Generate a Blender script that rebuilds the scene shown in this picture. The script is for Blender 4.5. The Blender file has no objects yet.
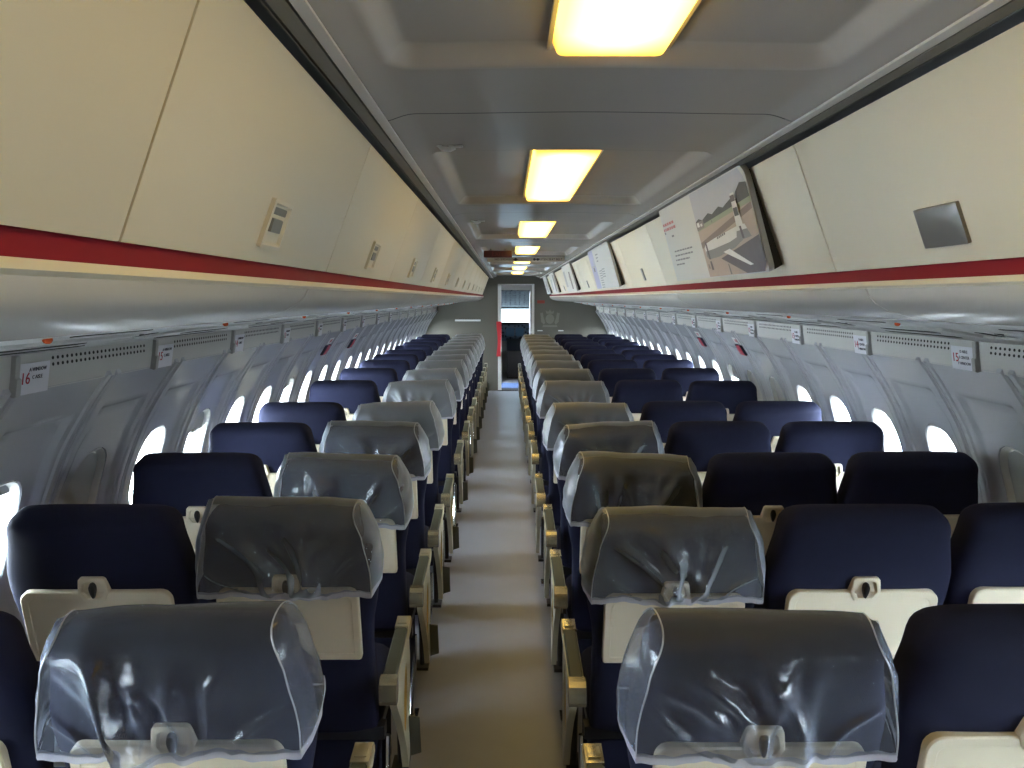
import bpy, math, random
from mathutils import Vector, noise
random.seed(7)
S = bpy.context.scene
COL = S.collection
pi = math.pi

# ------------------------------------------------------------------ camera, sky, exposure
cam_d = bpy.data.cameras.new('camera'); cam = bpy.data.objects.new('camera', cam_d); COL.objects.link(cam)
cam_d.sensor_width = 36.0; cam_d.lens = 820.0 / 1024.0 * 36.0
cam_d.clip_start = 0.02; cam_d.clip_end = 500
CAMX, CAMZ = -0.165, 1.60
cam.location = (CAMX, 0, CAMZ)
cam.rotation_euler = (math.radians(90 - 5.97), 0, math.radians(-0.35))
S.camera = cam

w = bpy.data.worlds.new('sky'); S.world = w; w.use_nodes = True
nt = w.node_tree; nt.nodes.clear()
wo = nt.nodes.new('ShaderNodeOutputWorld'); bg = nt.nodes.new('ShaderNodeBackground')
bg.inputs['Color'].default_value = (0.80, 0.90, 1.0, 1)
wtc = nt.nodes.new('ShaderNodeTexCoord'); wsx = nt.nodes.new('ShaderNodeSeparateXYZ'); nt.links.new(wtc.outputs['Generated'], wsx.inputs[0])
def wrange(out, a, b, c, d):
    n_ = nt.nodes.new('ShaderNodeMapRange'); nt.links.new(wsx.outputs[out], n_.inputs[0])
    for k_, v_ in zip((1, 2, 3, 4), (a, b, c, d)): n_.inputs[k_].default_value = v_
    return n_.outputs[0]
w_sky = wrange('X', -1, 1, 88.0, 104.0)        # hazy white sky, a little brighter on the three-seat side
w_gnd = wrange('X', -1, 1, 84.0, 24.0)        # pale concrete apron, sunlit on the two-seat side
w_mix = nt.nodes.new('ShaderNodeMix'); nt.links.new(wrange('Z', -0.06, 0.06, 0, 1), w_mix.inputs[0]); nt.links.new(w_gnd, w_mix.inputs[2]); nt.links.new(w_sky, w_mix.inputs[3])
nt.links.new(w_mix.outputs[0], bg.inputs['Strength'])
nt.links.new(bg.outputs[0], wo.inputs[0])

S.view_settings.view_transform = 'Standard'
S.view_settings.look = 'None'
S.view_settings.exposure = 0.0
S.view_settings.gamma = 1.0
S.view_settings.use_curve_mapping = False
S.cycles.use_denoising = True
S.cycles.max_bounces = 10
S.cycles.diffuse_bounces = 6
S.cycles.glossy_bounces = 5
S.cycles.transparent_max_bounces = 40
S.cycles.sample_clamp_indirect = 6.0


# ------------------------------------------------------------------ materials
def base_mat(name):
    m = bpy.data.materials.new(name); m.use_nodes = True
    t = m.node_tree; t.nodes.clear()
    out = t.nodes.new('ShaderNodeOutputMaterial')
    return m, t, out

def mat(name, col, rough=0.5, metal=0.0, var=0.08, scale=6.0, bump=0.0, bscale=300.0, spec=0.5, coat=0.0, rvar=0.05):
    m, t, out = base_mat(name)
    p = t.nodes.new('ShaderNodeBsdfPrincipled')
    tc = t.nodes.new('ShaderNodeTexCoord')
    n = t.nodes.new('ShaderNodeTexNoise'); n.inputs['Scale'].default_value = scale; n.inputs['Detail'].default_value = 3
    t.links.new(tc.outputs['Object'], n.inputs['Vector'])
    mx = t.nodes.new('ShaderNodeMix'); mx.data_type = 'RGBA'
    a = [max(0, c * (1 - var)) for c in col]; b = [min(1, c * (1 + var)) for c in col]
    mx.inputs[6].default_value = (*a, 1); mx.inputs[7].default_value = (*b, 1)
    t.links.new(n.outputs['Fac'], mx.inputs[0]); t.links.new(mx.outputs[2], p.inputs['Base Color'])
    mr = t.nodes.new('ShaderNodeMapRange'); mr.inputs[3].default_value = max(0.02, rough - rvar); mr.inputs[4].default_value = rough + rvar
    t.links.new(n.outputs['Fac'], mr.inputs[0]); t.links.new(mr.outputs[0], p.inputs['Roughness'])
    p.inputs['Metallic'].default_value = metal
    p.inputs['Specular IOR Level'].default_value = spec
    p.inputs['Coat Weight'].default_value = coat
    p.inputs['Coat Roughness'].default_value = 0.15
    if bump > 0:
        n2 = t.nodes.new('ShaderNodeTexNoise'); n2.inputs['Scale'].default_value = bscale; n2.inputs['Detail'].default_value = 2
        t.links.new(tc.outputs['Object'], n2.inputs['Vector'])
        bp = t.nodes.new('ShaderNodeBump'); bp.inputs['Strength'].default_value = bump; bp.inputs['Distance'].default_value = 0.002
        t.links.new(n2.outputs['Fac'], bp.inputs['Height']); t.links.new(bp.outputs[0], p.inputs['Normal'])
    t.links.new(p.outputs[0], out.inputs[0])
    return m

def emit(name, col, k=1.0):
    m, t, out = base_mat(name)
    e = t.nodes.new('ShaderNodeEmission'); e.inputs[0].default_value = (*col, 1); e.inputs[1].default_value = k
    t.links.new(e.outputs[0], out.inputs[0]); return m

def film_mat(name, tint, haze, hcol, gloss, rough, bump=0.25):
    m, t, out = base_mat(name)
    tr = t.nodes.new('ShaderNodeBsdfTransparent'); tr.inputs[0].default_value = (*tint, 1)
    di = t.nodes.new('ShaderNodeBsdfDiffuse'); di.inputs[0].default_value = (*hcol, 1)
    tl = t.nodes.new('ShaderNodeBsdfTranslucent'); tl.inputs[0].default_value = (*hcol, 1)
    gl = t.nodes.new('ShaderNodeBsdfGlossy'); gl.inputs['Roughness'].default_value = rough
    lw = t.nodes.new('ShaderNodeLayerWeight'); lw.inputs['Blend'].default_value = 0.36
    tc = t.nodes.new('ShaderNodeTexCoord'); n = t.nodes.new('ShaderNodeTexNoise'); n.inputs['Scale'].default_value = 6; n.inputs['Detail'].default_value = 2
    t.links.new(tc.outputs['Object'], n.inputs['Vector'])
    bp = t.nodes.new('ShaderNodeBump'); bp.inputs['Strength'].default_value = bump; bp.inputs['Distance'].default_value = 0.01
    t.links.new(n.outputs['Fac'], bp.inputs['Height'])
    for b in (di, gl): t.links.new(bp.outputs[0], b.inputs['Normal'])
    t.links.new(bp.outputs[0], lw.inputs['Normal'])
    m0 = t.nodes.new('ShaderNodeMixShader'); m0.inputs[0].default_value = 0.2
    t.links.new(di.outputs[0], m0.inputs[1]); t.links.new(tl.outputs[0], m0.inputs[2])
    m1 = t.nodes.new('ShaderNodeMixShader')
    l2 = t.nodes.new('ShaderNodeLayerWeight'); l2.inputs['Blend'].default_value = 0.5; t.links.new(bp.outputs[0], l2.inputs['Normal'])
    pw = t.nodes.new('ShaderNodeMath'); pw.operation = 'POWER'; pw.inputs[1].default_value = 1.7; t.links.new(l2.outputs['Facing'], pw.inputs[0])
    hz = t.nodes.new('ShaderNodeMapRange'); hz.inputs[3].default_value = haze; hz.inputs[4].default_value = min(.95, haze + .58); t.links.new(pw.outputs[0], hz.inputs[0])
    t.links.new(hz.outputs[0], m1.inputs[0])
    t.links.new(tr.outputs[0], m1.inputs[1]); t.links.new(m0.outputs[0], m1.inputs[2])
    mu = t.nodes.new('ShaderNodeMath'); mu.operation = 'MULTIPLY'; mu.inputs[1].default_value = gloss
    t.links.new(lw.outputs['Fresnel'], mu.inputs[0])
    m2 = t.nodes.new('ShaderNodeMixShader'); t.links.new(mu.outputs[0], m2.inputs[0])
    t.links.new(m1.outputs[0], m2.inputs[1]); t.links.new(gl.outputs[0], m2.inputs[2])
    t.links.new(m2.outputs[0], out.inputs[0]); return m

M = {}
M['bin'] = mat('cream_bin_laminate', (0.70, 0.65, 0.52), 0.46, var=0.03, scale=1.5)
M['binbody'] = mat('bin_shell', (0.10, 0.10, 0.095), 0.6)
M['binunder'] = mat('bin_underside', (0.62, 0.60, 0.55), 0.22, var=0.03, scale=1.2)
M['red'] = mat('red_trim', (0.20, 0.006, 0.014), 0.6, var=0.06, spec=0.15)
M['cream'] = mat('cream_trim', (0.70, 0.66, 0.54), 0.35, var=0.03)
M['rail'] = mat('grey_rail', (0.19, 0.195, 0.185), 0.4, metal=0.3)
M['black'] = mat('black_gap', (0.012, 0.012, 0.011), 0.7)
M['lip'] = mat('ceiling_lip', (0.72, 0.72, 0.71), 0.35, var=0.02)
M['ceil'] = mat('ceiling_plastic', (0.47, 0.445, 0.41), 0.24, var=0.03, scale=2, rvar=0.04)
M['wall'] = mat('wall_plastic', (0.58, 0.59, 0.61), 0.17, var=0.05, scale=3, rvar=0.05)
M['psu'] = mat('service_panel_plastic', (0.60, 0.60, 0.58), 0.35, var=0.04)
M['vent'] = mat('vent_plastic', (0.60, 0.59, 0.55), 0.45, var=0.04)
M['holder'] = mat('card_holder_plastic', (0.42, 0.415, 0.39), 0.5)
M['rear'] = mat('pale_rear_wall', (0.38, 0.37, 0.34), 0.5)
M['card'] = mat('white_card', (0.78, 0.78, 0.82), 0.5, var=0.02)
M['ink'] = mat('dark_ink', (0.04, 0.035, 0.06), 0.6)
M['redink'] = mat('red_ink', (0.45, 0.02, 0.05), 0.6)
M['floor'] = mat('grey_vinyl', (0.235, 0.24, 0.268), 0.36, var=0.1, scale=9, bump=0.15, bscale=120)
M['bulk'] = mat('bulkhead_laminate', (0.120, 0.113, 0.092), 0.45, var=0.06, scale=4)
M['emblem'] = mat('emblem_print', (0.19, 0.185, 0.15), 0.5)
M['white'] = mat('white_paint', (0.72, 0.72, 0.70), 0.4, var=0.03)
M['grey'] = mat('grey_paint', (0.25, 0.245, 0.24), 0.5)
M['navy'] = mat('navy_fabric', (0.0105, 0.0125, 0.034), 0.85, var=0.22, scale=40, bump=0.5, bscale=900, spec=0.2)
M['navy2'] = mat('navy_cushion_fabric', (0.009, 0.011, 0.030), 0.9, var=0.2, scale=40, bump=0.5, bscale=900, spec=0.2)
M['pipe'] = mat('navy_piping', (0.010, 0.013, 0.035), 0.8)
M['beige'] = mat('beige_tray_plastic', (0.80, 0.71, 0.54), 0.42, var=0.03, scale=8, bump=0.1, bscale=700)
M['beige2'] = mat('beige_arm_plastic', (0.58, 0.54, 0.40), 0.38, var=0.04)
M['knob'] = mat('black_knob', (0.012, 0.012, 0.012), 0.3)
M['pad'] = mat('olive_grey_pad', (0.055, 0.062, 0.042), 0.5, var=0.08, bump=0.15, bscale=400)
M['lid'] = mat('satin_lid', (0.62, 0.58, 0.44), 0.28, metal=0.75)
M['cap'] = mat('brass_grey_cap', (0.50, 0.46, 0.33), 0.25, metal=0.8)
M['chrome'] = mat('chrome', (0.75, 0.76, 0.78), 0.12, metal=1.0, var=0.03)
M['dark'] = mat('dark_metal', (0.03, 0.03, 0.034), 0.45, metal=0.4)
M['olive'] = mat('olive_plate', (0.10, 0.105, 0.085), 0.45)
M['slot'] = mat('amber_slot', (0.62, 0.42, 0.13), 0.4)
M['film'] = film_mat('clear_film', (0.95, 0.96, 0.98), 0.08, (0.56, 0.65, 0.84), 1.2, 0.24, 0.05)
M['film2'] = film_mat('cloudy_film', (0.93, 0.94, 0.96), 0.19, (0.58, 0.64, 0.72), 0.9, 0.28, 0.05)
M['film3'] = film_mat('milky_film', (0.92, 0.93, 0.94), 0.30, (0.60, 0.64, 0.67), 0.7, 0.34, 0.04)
M['hem'] = film_mat('film_hem', (0.85, 0.88, 0.93), 0.60, (0.80, 0.80, 0.90), 0.6, 0.3)
M['seam'] = film_mat('film_seam', (0.85, 0.88, 0.92), 0.55, (0.66, 0.68, 0.70), 0.6, 0.3)
M['orange'] = mat('orange_plastic', (0.75, 0.12, 0.03), 0.25)
def lamp_mat():
    m, t, out = base_mat('lamp_diffuser'); e = t.nodes.new('ShaderNodeEmission'); tc = t.nodes.new('ShaderNodeTexCoord'); sx = t.nodes.new('ShaderNodeSeparateXYZ')
    t.links.new(tc.outputs['Object'], sx.inputs[0])
    ab = t.nodes.new('ShaderNodeMath'); ab.operation = 'ABSOLUTE'; t.links.new(sx.outputs['X'], ab.inputs[0])
    ay = t.nodes.new('ShaderNodeMath'); ay.operation = 'ABSOLUTE'; t.links.new(sx.outputs['Y'], ay.inputs[0])
    r1 = t.nodes.new('ShaderNodeMapRange'); r1.inputs[1].default_value = .02; r1.inputs[2].default_value = .08; t.links.new(ab.outputs[0], r1.inputs[0])
    r2 = t.nodes.new('ShaderNodeMapRange'); r2.inputs[1].default_value = .44; r2.inputs[2].default_value = .54; t.links.new(ay.outputs[0], r2.inputs[0])
    m1 = t.nodes.new('ShaderNodeMix'); m1.data_type = 'RGBA'; m1.inputs[6].default_value = (7.4, 5.4, 1.8, 1); m1.inputs[7].default_value = (5.2, 3.4, .6, 1)
    m2 = t.nodes.new('ShaderNodeMix'); m2.data_type = 'RGBA'; m2.inputs[7].default_value = (1.5, .85, .14, 1)
    t.links.new(r1.outputs[0], m1.inputs[0]); t.links.new(r2.outputs[0], m2.inputs[0]); t.links.new(m1.outputs[2], m2.inputs[6])
    t.links.new(m2.outputs[2], e.inputs[0]); t.links.new(e.outputs[0], out.inputs[0]); return m
M['lamp'] = lamp_mat()   # tube glow: brightest along the tube, dimmer past its ends
M['lampend'] = emit('lamp_diffuser_end', (1.5, 0.85, 0.16))
M['exit'] = mat('dark_red_sign', (0.05, 0.003, 0.005), 0.4)
M['exitink'] = mat('dim_red_letters', (0.12, 0.015, 0.015), 0.5)
M['reframe'] = mat('window_reveal', (0.74, 0.73, 0.68), 0.4, var=0.03)
M['shade'] = mat('window_shade_plastic', (0.46, 0.46, 0.43), 0.5, var=0.04)
M['board'] = mat('board_paper', (0.60, 0.60, 0.57), 0.35, var=0.03)
M['boardedge'] = mat('board_edge', (0.50, 0.50, 0.48), 0.5)
def glass_mat():
    m, t, out = base_mat('window_glass')
    tr = t.nodes.new('ShaderNodeBsdfTransparent'); tr.inputs[0].default_value = (0.95, 0.97, 0.97, 1)
    gl = t.nodes.new('ShaderNodeBsdfGlossy'); gl.inputs['Roughness'].default_value = 0.03
    lw = t.nodes.new('ShaderNodeLayerWeight'); lw.inputs['Blend'].default_value = 0.2
    mu = t.nodes.new('ShaderNodeMath'); mu.operation = 'MULTIPLY'; mu.inputs[1].default_value = 0.4
    t.links.new(lw.outputs['Fresnel'], mu.inputs[0])
    mx = t.nodes.new('ShaderNodeMixShader'); t.links.new(mu.outputs[0], mx.inputs[0])
    t.links.new(tr.outputs[0], mx.inputs[1]); t.links.new(gl.outputs[0], mx.inputs[2])
    t.links.new(mx.outputs[0], out.inputs[0]); return m
M['glass'] = glass_mat()
def flat(name, col): 
    M[name] = mat(name, col, 0.4, var=0.06, scale=30); return M[name]

# ------------------------------------------------------------------ mesh helpers
class MB:
    def __init__(s): s.v = []; s.f = []; s.m = []
    def add(s, vs, fs, mi=0):
        o = len(s.v); s.v += [tuple(p) for p in vs]
        for f in fs: s.f.append([o + i for i in f]); s.m.append(mi)
    def box(s, x0, x1, y0, y1, z0, z1, mi=0):
        vs = [(x, y, z) for z in (z0, z1) for y in (y0, y1) for x in (x0, x1)]
        s.add(vs, [(0, 2, 3, 1), (4, 5, 7, 6), (0, 1, 5, 4), (2, 6, 7, 3), (0, 4, 6, 2), (1, 3, 7, 5)], mi)
    def loft(s, rings, mi=0, cap=True, closed=True):
        n = len(rings[0]); vs = [p for r in rings for p in r]; fs = []
        for k in range(len(rings) - 1):
            for i in range(n if closed else n - 1):
                j = (i + 1) % n
                fs.append((k * n + i, k * n + j, (k + 1) * n + j, (k + 1) * n + i))
        if cap:
            fs.append(tuple(reversed(range(n)))); fs.append(tuple((len(rings) - 1) * n + i for i in range(n)))
        s.add(vs, fs, mi)
    def tube(s, path, r, n=8, mi=0, cap=True):
        P = [Vector(p) for p in path]; rings = []; up = None
        for i, p in enumerate(P):
            d = (P[min(i + 1, len(P) - 1)] - P[max(i - 1, 0)]).normalized()
            if up is None: up = Vector((0, 0, 1)) if abs(d.z) < 0.9 else Vector((1, 0, 0))
            a = d.cross(up).normalized(); b = a.cross(d).normalized(); up = b
            rr = r[i] if isinstance(r, (list, tuple)) else r
            rings.append([p + a * rr * math.cos(2 * pi * k / n) + b * rr * math.sin(2 * pi * k / n) for k in range(n)])
        s.loft(rings, mi, cap)
    def plate(s, outs, mi=0, mis=None):
        """outs: rings of equal count going from back to front; capped both ends; mis = material per band + front cap"""
        n = len(outs[0])
        for k in range(len(outs) - 1):
            s.add(list(outs[k]) + list(outs[k + 1]), [(i, (i + 1) % n, n + (i + 1) % n, n + i) for i in range(n)], mis[k] if mis else mi)
        s.add(outs[0], [tuple(reversed(range(n)))], mi)
        s.add(outs[-1], [tuple(range(n))], mis[-1] if mis else mi)
    def build(s, name, mats, parent=None, loc=None, smooth=35, bevel=0, weld=True, kind=None):
        me = bpy.data.meshes.new(name); me.from_pydata(s.v, [], s.f)
        if not isinstance(mats, (list, tuple)): mats = [mats]
        for m in mats: me.materials.append(M[m] if isinstance(m, str) else m)
        me.polygons.foreach_set('material_index', s.m)
        import bmesh
        bm = bmesh.new(); bm.from_mesh(me)
        if weld: bmesh.ops.remove_doubles(bm, verts=bm.verts, dist=1e-6)
        if bevel:
            es = [e for e in bm.edges if e.is_manifold and e.calc_face_angle(0) > 0.6]
            bmesh.ops.bevel(bm, geom=es, offset=bevel, segments=2, affect='EDGES', profile=0.6)
        bm.normal_update(); bm.to_mesh(me); bm.free()
        if smooth:
            me.polygons.foreach_set('use_smooth', [True] * len(me.polygons))
            me.set_sharp_from_angle(angle=math.radians(smooth))
        me.update()
        o = bpy.data.objects.new(name, me); COL.objects.link(o)
        if loc: o.location = loc
        if parent: o.parent = parent
        if kind: o['kind'] = kind
        return o

def tag(o, label, cat, group=None):
    o['label'] = label; o['category'] = cat
    if group: o['group'] = group
    return o
def thing(name, label, cat, loc=(0, 0, 0), group=None):
    o = bpy.data.objects.new(name, None); COL.objects.link(o); o.location = loc
    o.empty_display_size = 0.05
    return tag(o, label, cat, group)
def dup(root, loc, label=None, group=None):
    def rec(o, par):
        c = o.copy(); COL.objects.link(c)
        if par: c.parent = par
        for ch in o.children: rec(ch, c)
        return c
    r = rec(root, None); r.location = loc
    if label: r['label'] = label
    if group: r['group'] = group
    return r
NS = {-1: 'two', 1: 'three'}
ORD = ['first', 'second', 'third', 'fourth', 'fifth', 'sixth', 'seventh', 'eighth', 'ninth', 'tenth', 'eleventh', 'twelfth', 'thirteenth', 'fourteenth', 'fifteenth', 'sixteenth', 'seventeenth', 'eighteenth', 'nineteenth', 'twentieth',
       'twenty-first', 'twenty-second', 'twenty-third', 'twenty-fourth', 'twenty-fifth']

def rrect(hw, hh, r, n=6, rt=None, cx=0, cy=0):
    """rounded rectangle outline, ccw, r for bottom corners, rt for top"""
    rt = r if rt is None else rt; pts = []
    for (sx, sy, rr, a0) in ((1, -1, r, -90), (1, 1, rt, 0), (-1, 1, rt, 90), (-1, -1, r, 180)):
        for k in range(n + 1):
            a = math.radians(a0 + 90 * k / n)
            pts.append((cx + sx * (hw - rr) + rr * math.cos(a), cy + sy * (hh - rr) + rr * math.sin(a)))
    return pts

_tc = {}
def text(name, st, size, matname, parent=None, loc=(0, 0, 0), xdir=(1, 0, 0), ydir=(0, 0, 1), align='CENTER'):
    from mathutils import Matrix
    key = (st, size, matname, align)
    if key not in _tc:
        cu = bpy.data.curves.new(name, 'FONT'); cu.body = st; cu.size = size; cu.align_x = align; cu.align_y = 'CENTER'; cu.extrude = 0.0004; cu.resolution_u = 3
        tmp = bpy.data.objects.new('tmp', cu); COL.objects.link(tmp)
        bpy.context.view_layer.update()
        me = bpy.data.meshes.new_from_object(tmp.evaluated_get(bpy.context.evaluated_depsgraph_get())); me.name = name
        bpy.data.objects.remove(tmp); bpy.data.curves.remove(cu)
        me.materials.clear(); me.materials.append(M[matname]); _tc[key] = me
    o = bpy.data.objects.new(name, _tc[key]); COL.objects.link(o)
    X = Vector(xdir).normalized(); Y = Vector(ydir).normalized(); Z = X.cross(Y)
    mt = Matrix((X, Y, Z)).transposed().to_4x4(); mt.translation = Vector(loc)
    if parent: o.parent = parent
    o.matrix_basis = mt
    return o

# ------------------------------------------------------------------ cabin layout constants
Y0, Y1 = -3.094, 14.178
BAY = 0.508; BAY0 = 2.24
PROF = [(1.365, 1.37), (1.42, 1.295), (1.505, 1.157), (1.537, 1.09), (1.60, 0.92), (1.632, 0.75), (1.628, 0.55), (1.575, 0.28), (1.47, 0.0)]
def wall_a(z):
    P = PROF
    if z >= P[0][1]: return P[0][0] + (z - P[0][1]) * .4
    for i in range(len(P) - 1):
        if P[i][1] >= z >= P[i + 1][1]:
            z1, z2 = P[i][1], P[i + 1][1]; t = (z1 - z) / (z1 - z2)
            p0 = P[max(i - 1, 0)][0]; p1 = P[i][0]; p2 = P[i + 1][0]; p3 = P[min(i + 2, len(P) - 1)][0]
            h0 = P[max(i - 1, 0)][1]; h3 = P[min(i + 2, len(P) - 1)][1]
            d = z1 - z2
            m1 = (p2 - p0) / max(h0 - z2, 1e-6) * d; m2 = (p3 - p1) / max(z1 - h3, 1e-6) * d
            return (2 * t**3 - 3 * t**2 + 1) * p1 + (t**3 - 2 * t**2 + t) * m1 + (-2 * t**3 + 3 * t**2) * p2 + (t**3 - t**2) * m2
    return P[-1][0]
def sm(a, b, x):
    t = min(1, max(0, (x - a) / (b - a))); return t * t * (3 - 2 * t)
WC, WHW, WHH = 0.920, 0.122, 0.174
def wall_disp(y, z):
    """outward displacement of the moulded panel: sunk field round the window, groove between bays"""
    y = abs(y)
    wtop = 0.150 + 0.025 * sm(1.25, 0.9, z)
    f = (1 - sm(wtop, wtop + 0.018, y)) * (1 - sm(1.245, 1.263, z)) * sm(0.50, 0.54, z)
    g = sm(0.2455, 0.2490, y)
    rib = sm(0.205, 0.212, y) * (1 - sm(0.236, 0.2415, y))
    return 0.013 * f + 0.012 * g - 0.007 * rib + .004 * f

# ------------------------------------------------------------------ setting: floor, walls, windows
fm = MB(); fm.box(-1.47, 1.47, Y0, 18.0, -0.03, 0.0); fm.build('floor', 'floor', kind='structure', smooth=0)

def hole_pt(ang):
    c, s_ = math.cos(ang), math.sin(ang); e = 2 / 2.7
    return WHW * math.copysign(abs(c) ** e, c), WC + WHH * math.copysign(abs(s_) ** e, s_)
def hole_ray(y, z):
    """point of the window outline on the ray from the window centre to (y,z)"""
    d = (abs(y / WHW) ** 2.7 + abs((z - WC) / WHH) ** 2.7) ** (1 / 2.7)
    return y / d, WC + (z - WC) / d
ys = [-.254, -.249, -.2455, -.2415, -.236, -.212, -.205, -.193, -.18, -.17, -.16, -.15, -.10, -.05, 0, .05, .10, .15, .16, .17, .18, .193, .205, .212, .236, .2415, .2455, .249, .254]
zs = [1.42, 1.37, 1.33, 1.29, 1.275, 1.263, 1.254, 1.245, 1.22, 1.18, 1.13, 1.08, 1.03, .98, .93, .88, .83, .78, .72, .66, .60, .54, .52, .50, .4, .3, .2, .1, 0]
def build_wall(sgn, name):
    mb = MB()
    iy0, iy1 = ys.index(-.15), ys.index(.15); iz0, iz1 = zs.index(1.13), zs.index(.72)
    for k in range(-10, 24):
        yc = BAY0 + BAY * k
        def P(y, z): return (sgn * (wall_a(z) + wall_disp(y, z)), yc + y, z)
        n = len(ys); vs = [P(y, z) for z in zs for y in ys]; fs = []
        for i in range(len(zs) - 1):
            for j in range(n - 1):
                if iy0 <= j < iy1 and iz0 <= i < iz1: continue
                f = (i * n + j, i * n + j + 1, (i + 1) * n + j + 1, (i + 1) * n + j)
                fs.append(f if sgn < 0 else f[::-1])
        mb.add(vs, fs)
        ring = [(ys[j], zs[iz0]) for j in range(iy0, iy1)] + [(ys[iy1], zs[i]) for i in range(iz0, iz1)] + [(ys[j], zs[iz1]) for j in range(iy1, iy0, -1)] + [(ys[iy0], zs[i]) for i in range(iz1, iz0, -1)]
        dense = []
        for q in range(len(ring)):
            a, b = ring[q], ring[(q + 1) % len(ring)]; dense.append(a)
        rings = []
        for t in (0, .35, .65, .85, 1):
            r = []
            for (y, z) in dense:
                hy, hz = hole_ray(y, z); r.append(P(y + (hy - y) * t, z + (hz - z) * t))
            rings.append(r)
        # rolled lip into the reveal
        r = []
        for (y, z) in dense:
            hy, hz = hole_ray(y, z); q = P(hy, hz); r.append((q[0] + sgn * 0.02, q[1], q[2]))
        rings.append(r)
        mb.loft(rings if sgn < 0 else [list(reversed(x)) for x in rings], cap=False)
    return mb.build(name, 'wall', kind='structure', smooth=30)
build_wall(-1, 'wall_left'); build_wall(1, 'wall_right')

def win_mesh(sgn):
    N = 48
    A = [2 * pi * i / N for i in range(N)]
    def ringp(scale, off, abs_off=None):
        out = []
        for a in A:
            y, z = hole_pt(a); y *= scale; z = WC + (z - WC) * scale
            out.append((sgn * (wall_a(WC + (z - WC)) + 0.013 + off), y, z))
        return out
    fr = MB()
    rings = [ringp(1.00, 0.012), ringp(0.965, 0.006), ringp(0.93, 0.012), ringp(0.90, 0.075), ringp(1.1, 0.08)]
    fr.loft(rings if sgn > 0 else [list(reversed(r)) for r in rings], cap=False)
    gl = MB(); gl.plate([ringp(0.91, 0.066), ringp(0.91, 0.062)])
    return fr, gl
def shade_mesh(sgn, frac):
    """sliding blind pulled down over frac of the pane"""
    zt, zb = WC + WHH * 0.938, WC + WHH * 0.938 - frac * WHH * 1.876
    rows = 14; L = []
    def hwz(z):
        q = abs((z - WC) / (WHH * 0.939)); q = min(q, 0.9999); return WHW * 0.938 * (1 - q ** 2.7) ** (1 / 2.7)
    mb = MB(); front = []
    for i in range(rows + 1):
        z = zt + (zb - zt) * i / rows
        if z < WC - WHH * 0.937: z = WC - WHH * 0.937
        h = max(hwz(z), 0.004); x = sgn * (wall_a(z) + 0.013 + 0.030); x2 = sgn * (wall_a(z) + 0.013 + 0.034)
        front.append((h, z, x, x2))
    rings = [[(x, -h, z), (x, h, z), (x2, h, z), (x2, -h, z)] for (h, z, x, x2) in front]
    mb.loft(rings)
    h, z, x, x2 = front[-1]
    if frac < 0.97: mb.box(min(x, x - sgn * .008), max(x, x - sgn * .008), -0.03, 0.03, z - 0.002, z + 0.010)
    return mb
shadeL = {-10: 1, -9: 1, -8: 1, -7: 1, -6: 1, -5: 1, -4: .8, 0: 0.12, 1: 1.0, 3: 0.30, 6: 0.18, -1: 1.0, -3: 0.5}  # negative bays are out of view, blinds added to cut light on the first row
shadeR = {-10: 1, -9: 1, -8: 1, -6: 1, -4: 1, 1: 1.0, 0: 1.0, -1: 0.4, 5: 0.0, 6: 0.90, 7: 0.92, 8: 0.30}  # unseen blinds at negative bays likewise limit daylight on the near covers
wn = 0
for sgn, shades, side in ((-1, shadeL, 'left'), (1, shadeR, 'right')):
    fr, gl = win_mesh(sgn); fo = go = None; sh_cache = {}
    for k in range(-10, 24):
        wn += 1
        if fo is None:
            o = fo = fr.build('window_%d' % wn, 'reframe', kind='structure'); g = go = gl.build('pane', 'glass', parent=o)
        else:
            o = fo.copy(); o.name = 'window_%d' % wn; COL.objects.link(o); g = go.copy(); COL.objects.link(g); g.parent = o
        o['kind'] = 'structure'; o.location = (0, BAY0 + BAY * k, 0)
        fc = shades.get(k, 0)
        if fc > 0: shade_mesh(sgn, fc).build('shade', 'shade', parent=o)

# roof shell above the bins (closes the hull)
sh = MB(); ro = []; 
for i in range(25):
    a = pi * i / 24
    ro.append((1.62 * math.cos(a), 1.36 + 0.85 * math.sin(a)))
sh.loft([[(x, y, z) for (x, z) in ro] + [(x * 1.02, y, 1.36 + (z - 1.36) * 1.03) for (x, z) in reversed(ro)] for y in (Y0 - .02, Y1 + .02)])
sh.build('ceiling_shell', 'grey', kind='structure')
# rear wall behind the camera
rw = MB(); rw.box(-1.75, 1.75, Y0 - 0.06, Y0, -0.03, 2.25); rw.build('wall_back', 'rear', kind='structure', smooth=0)

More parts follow.
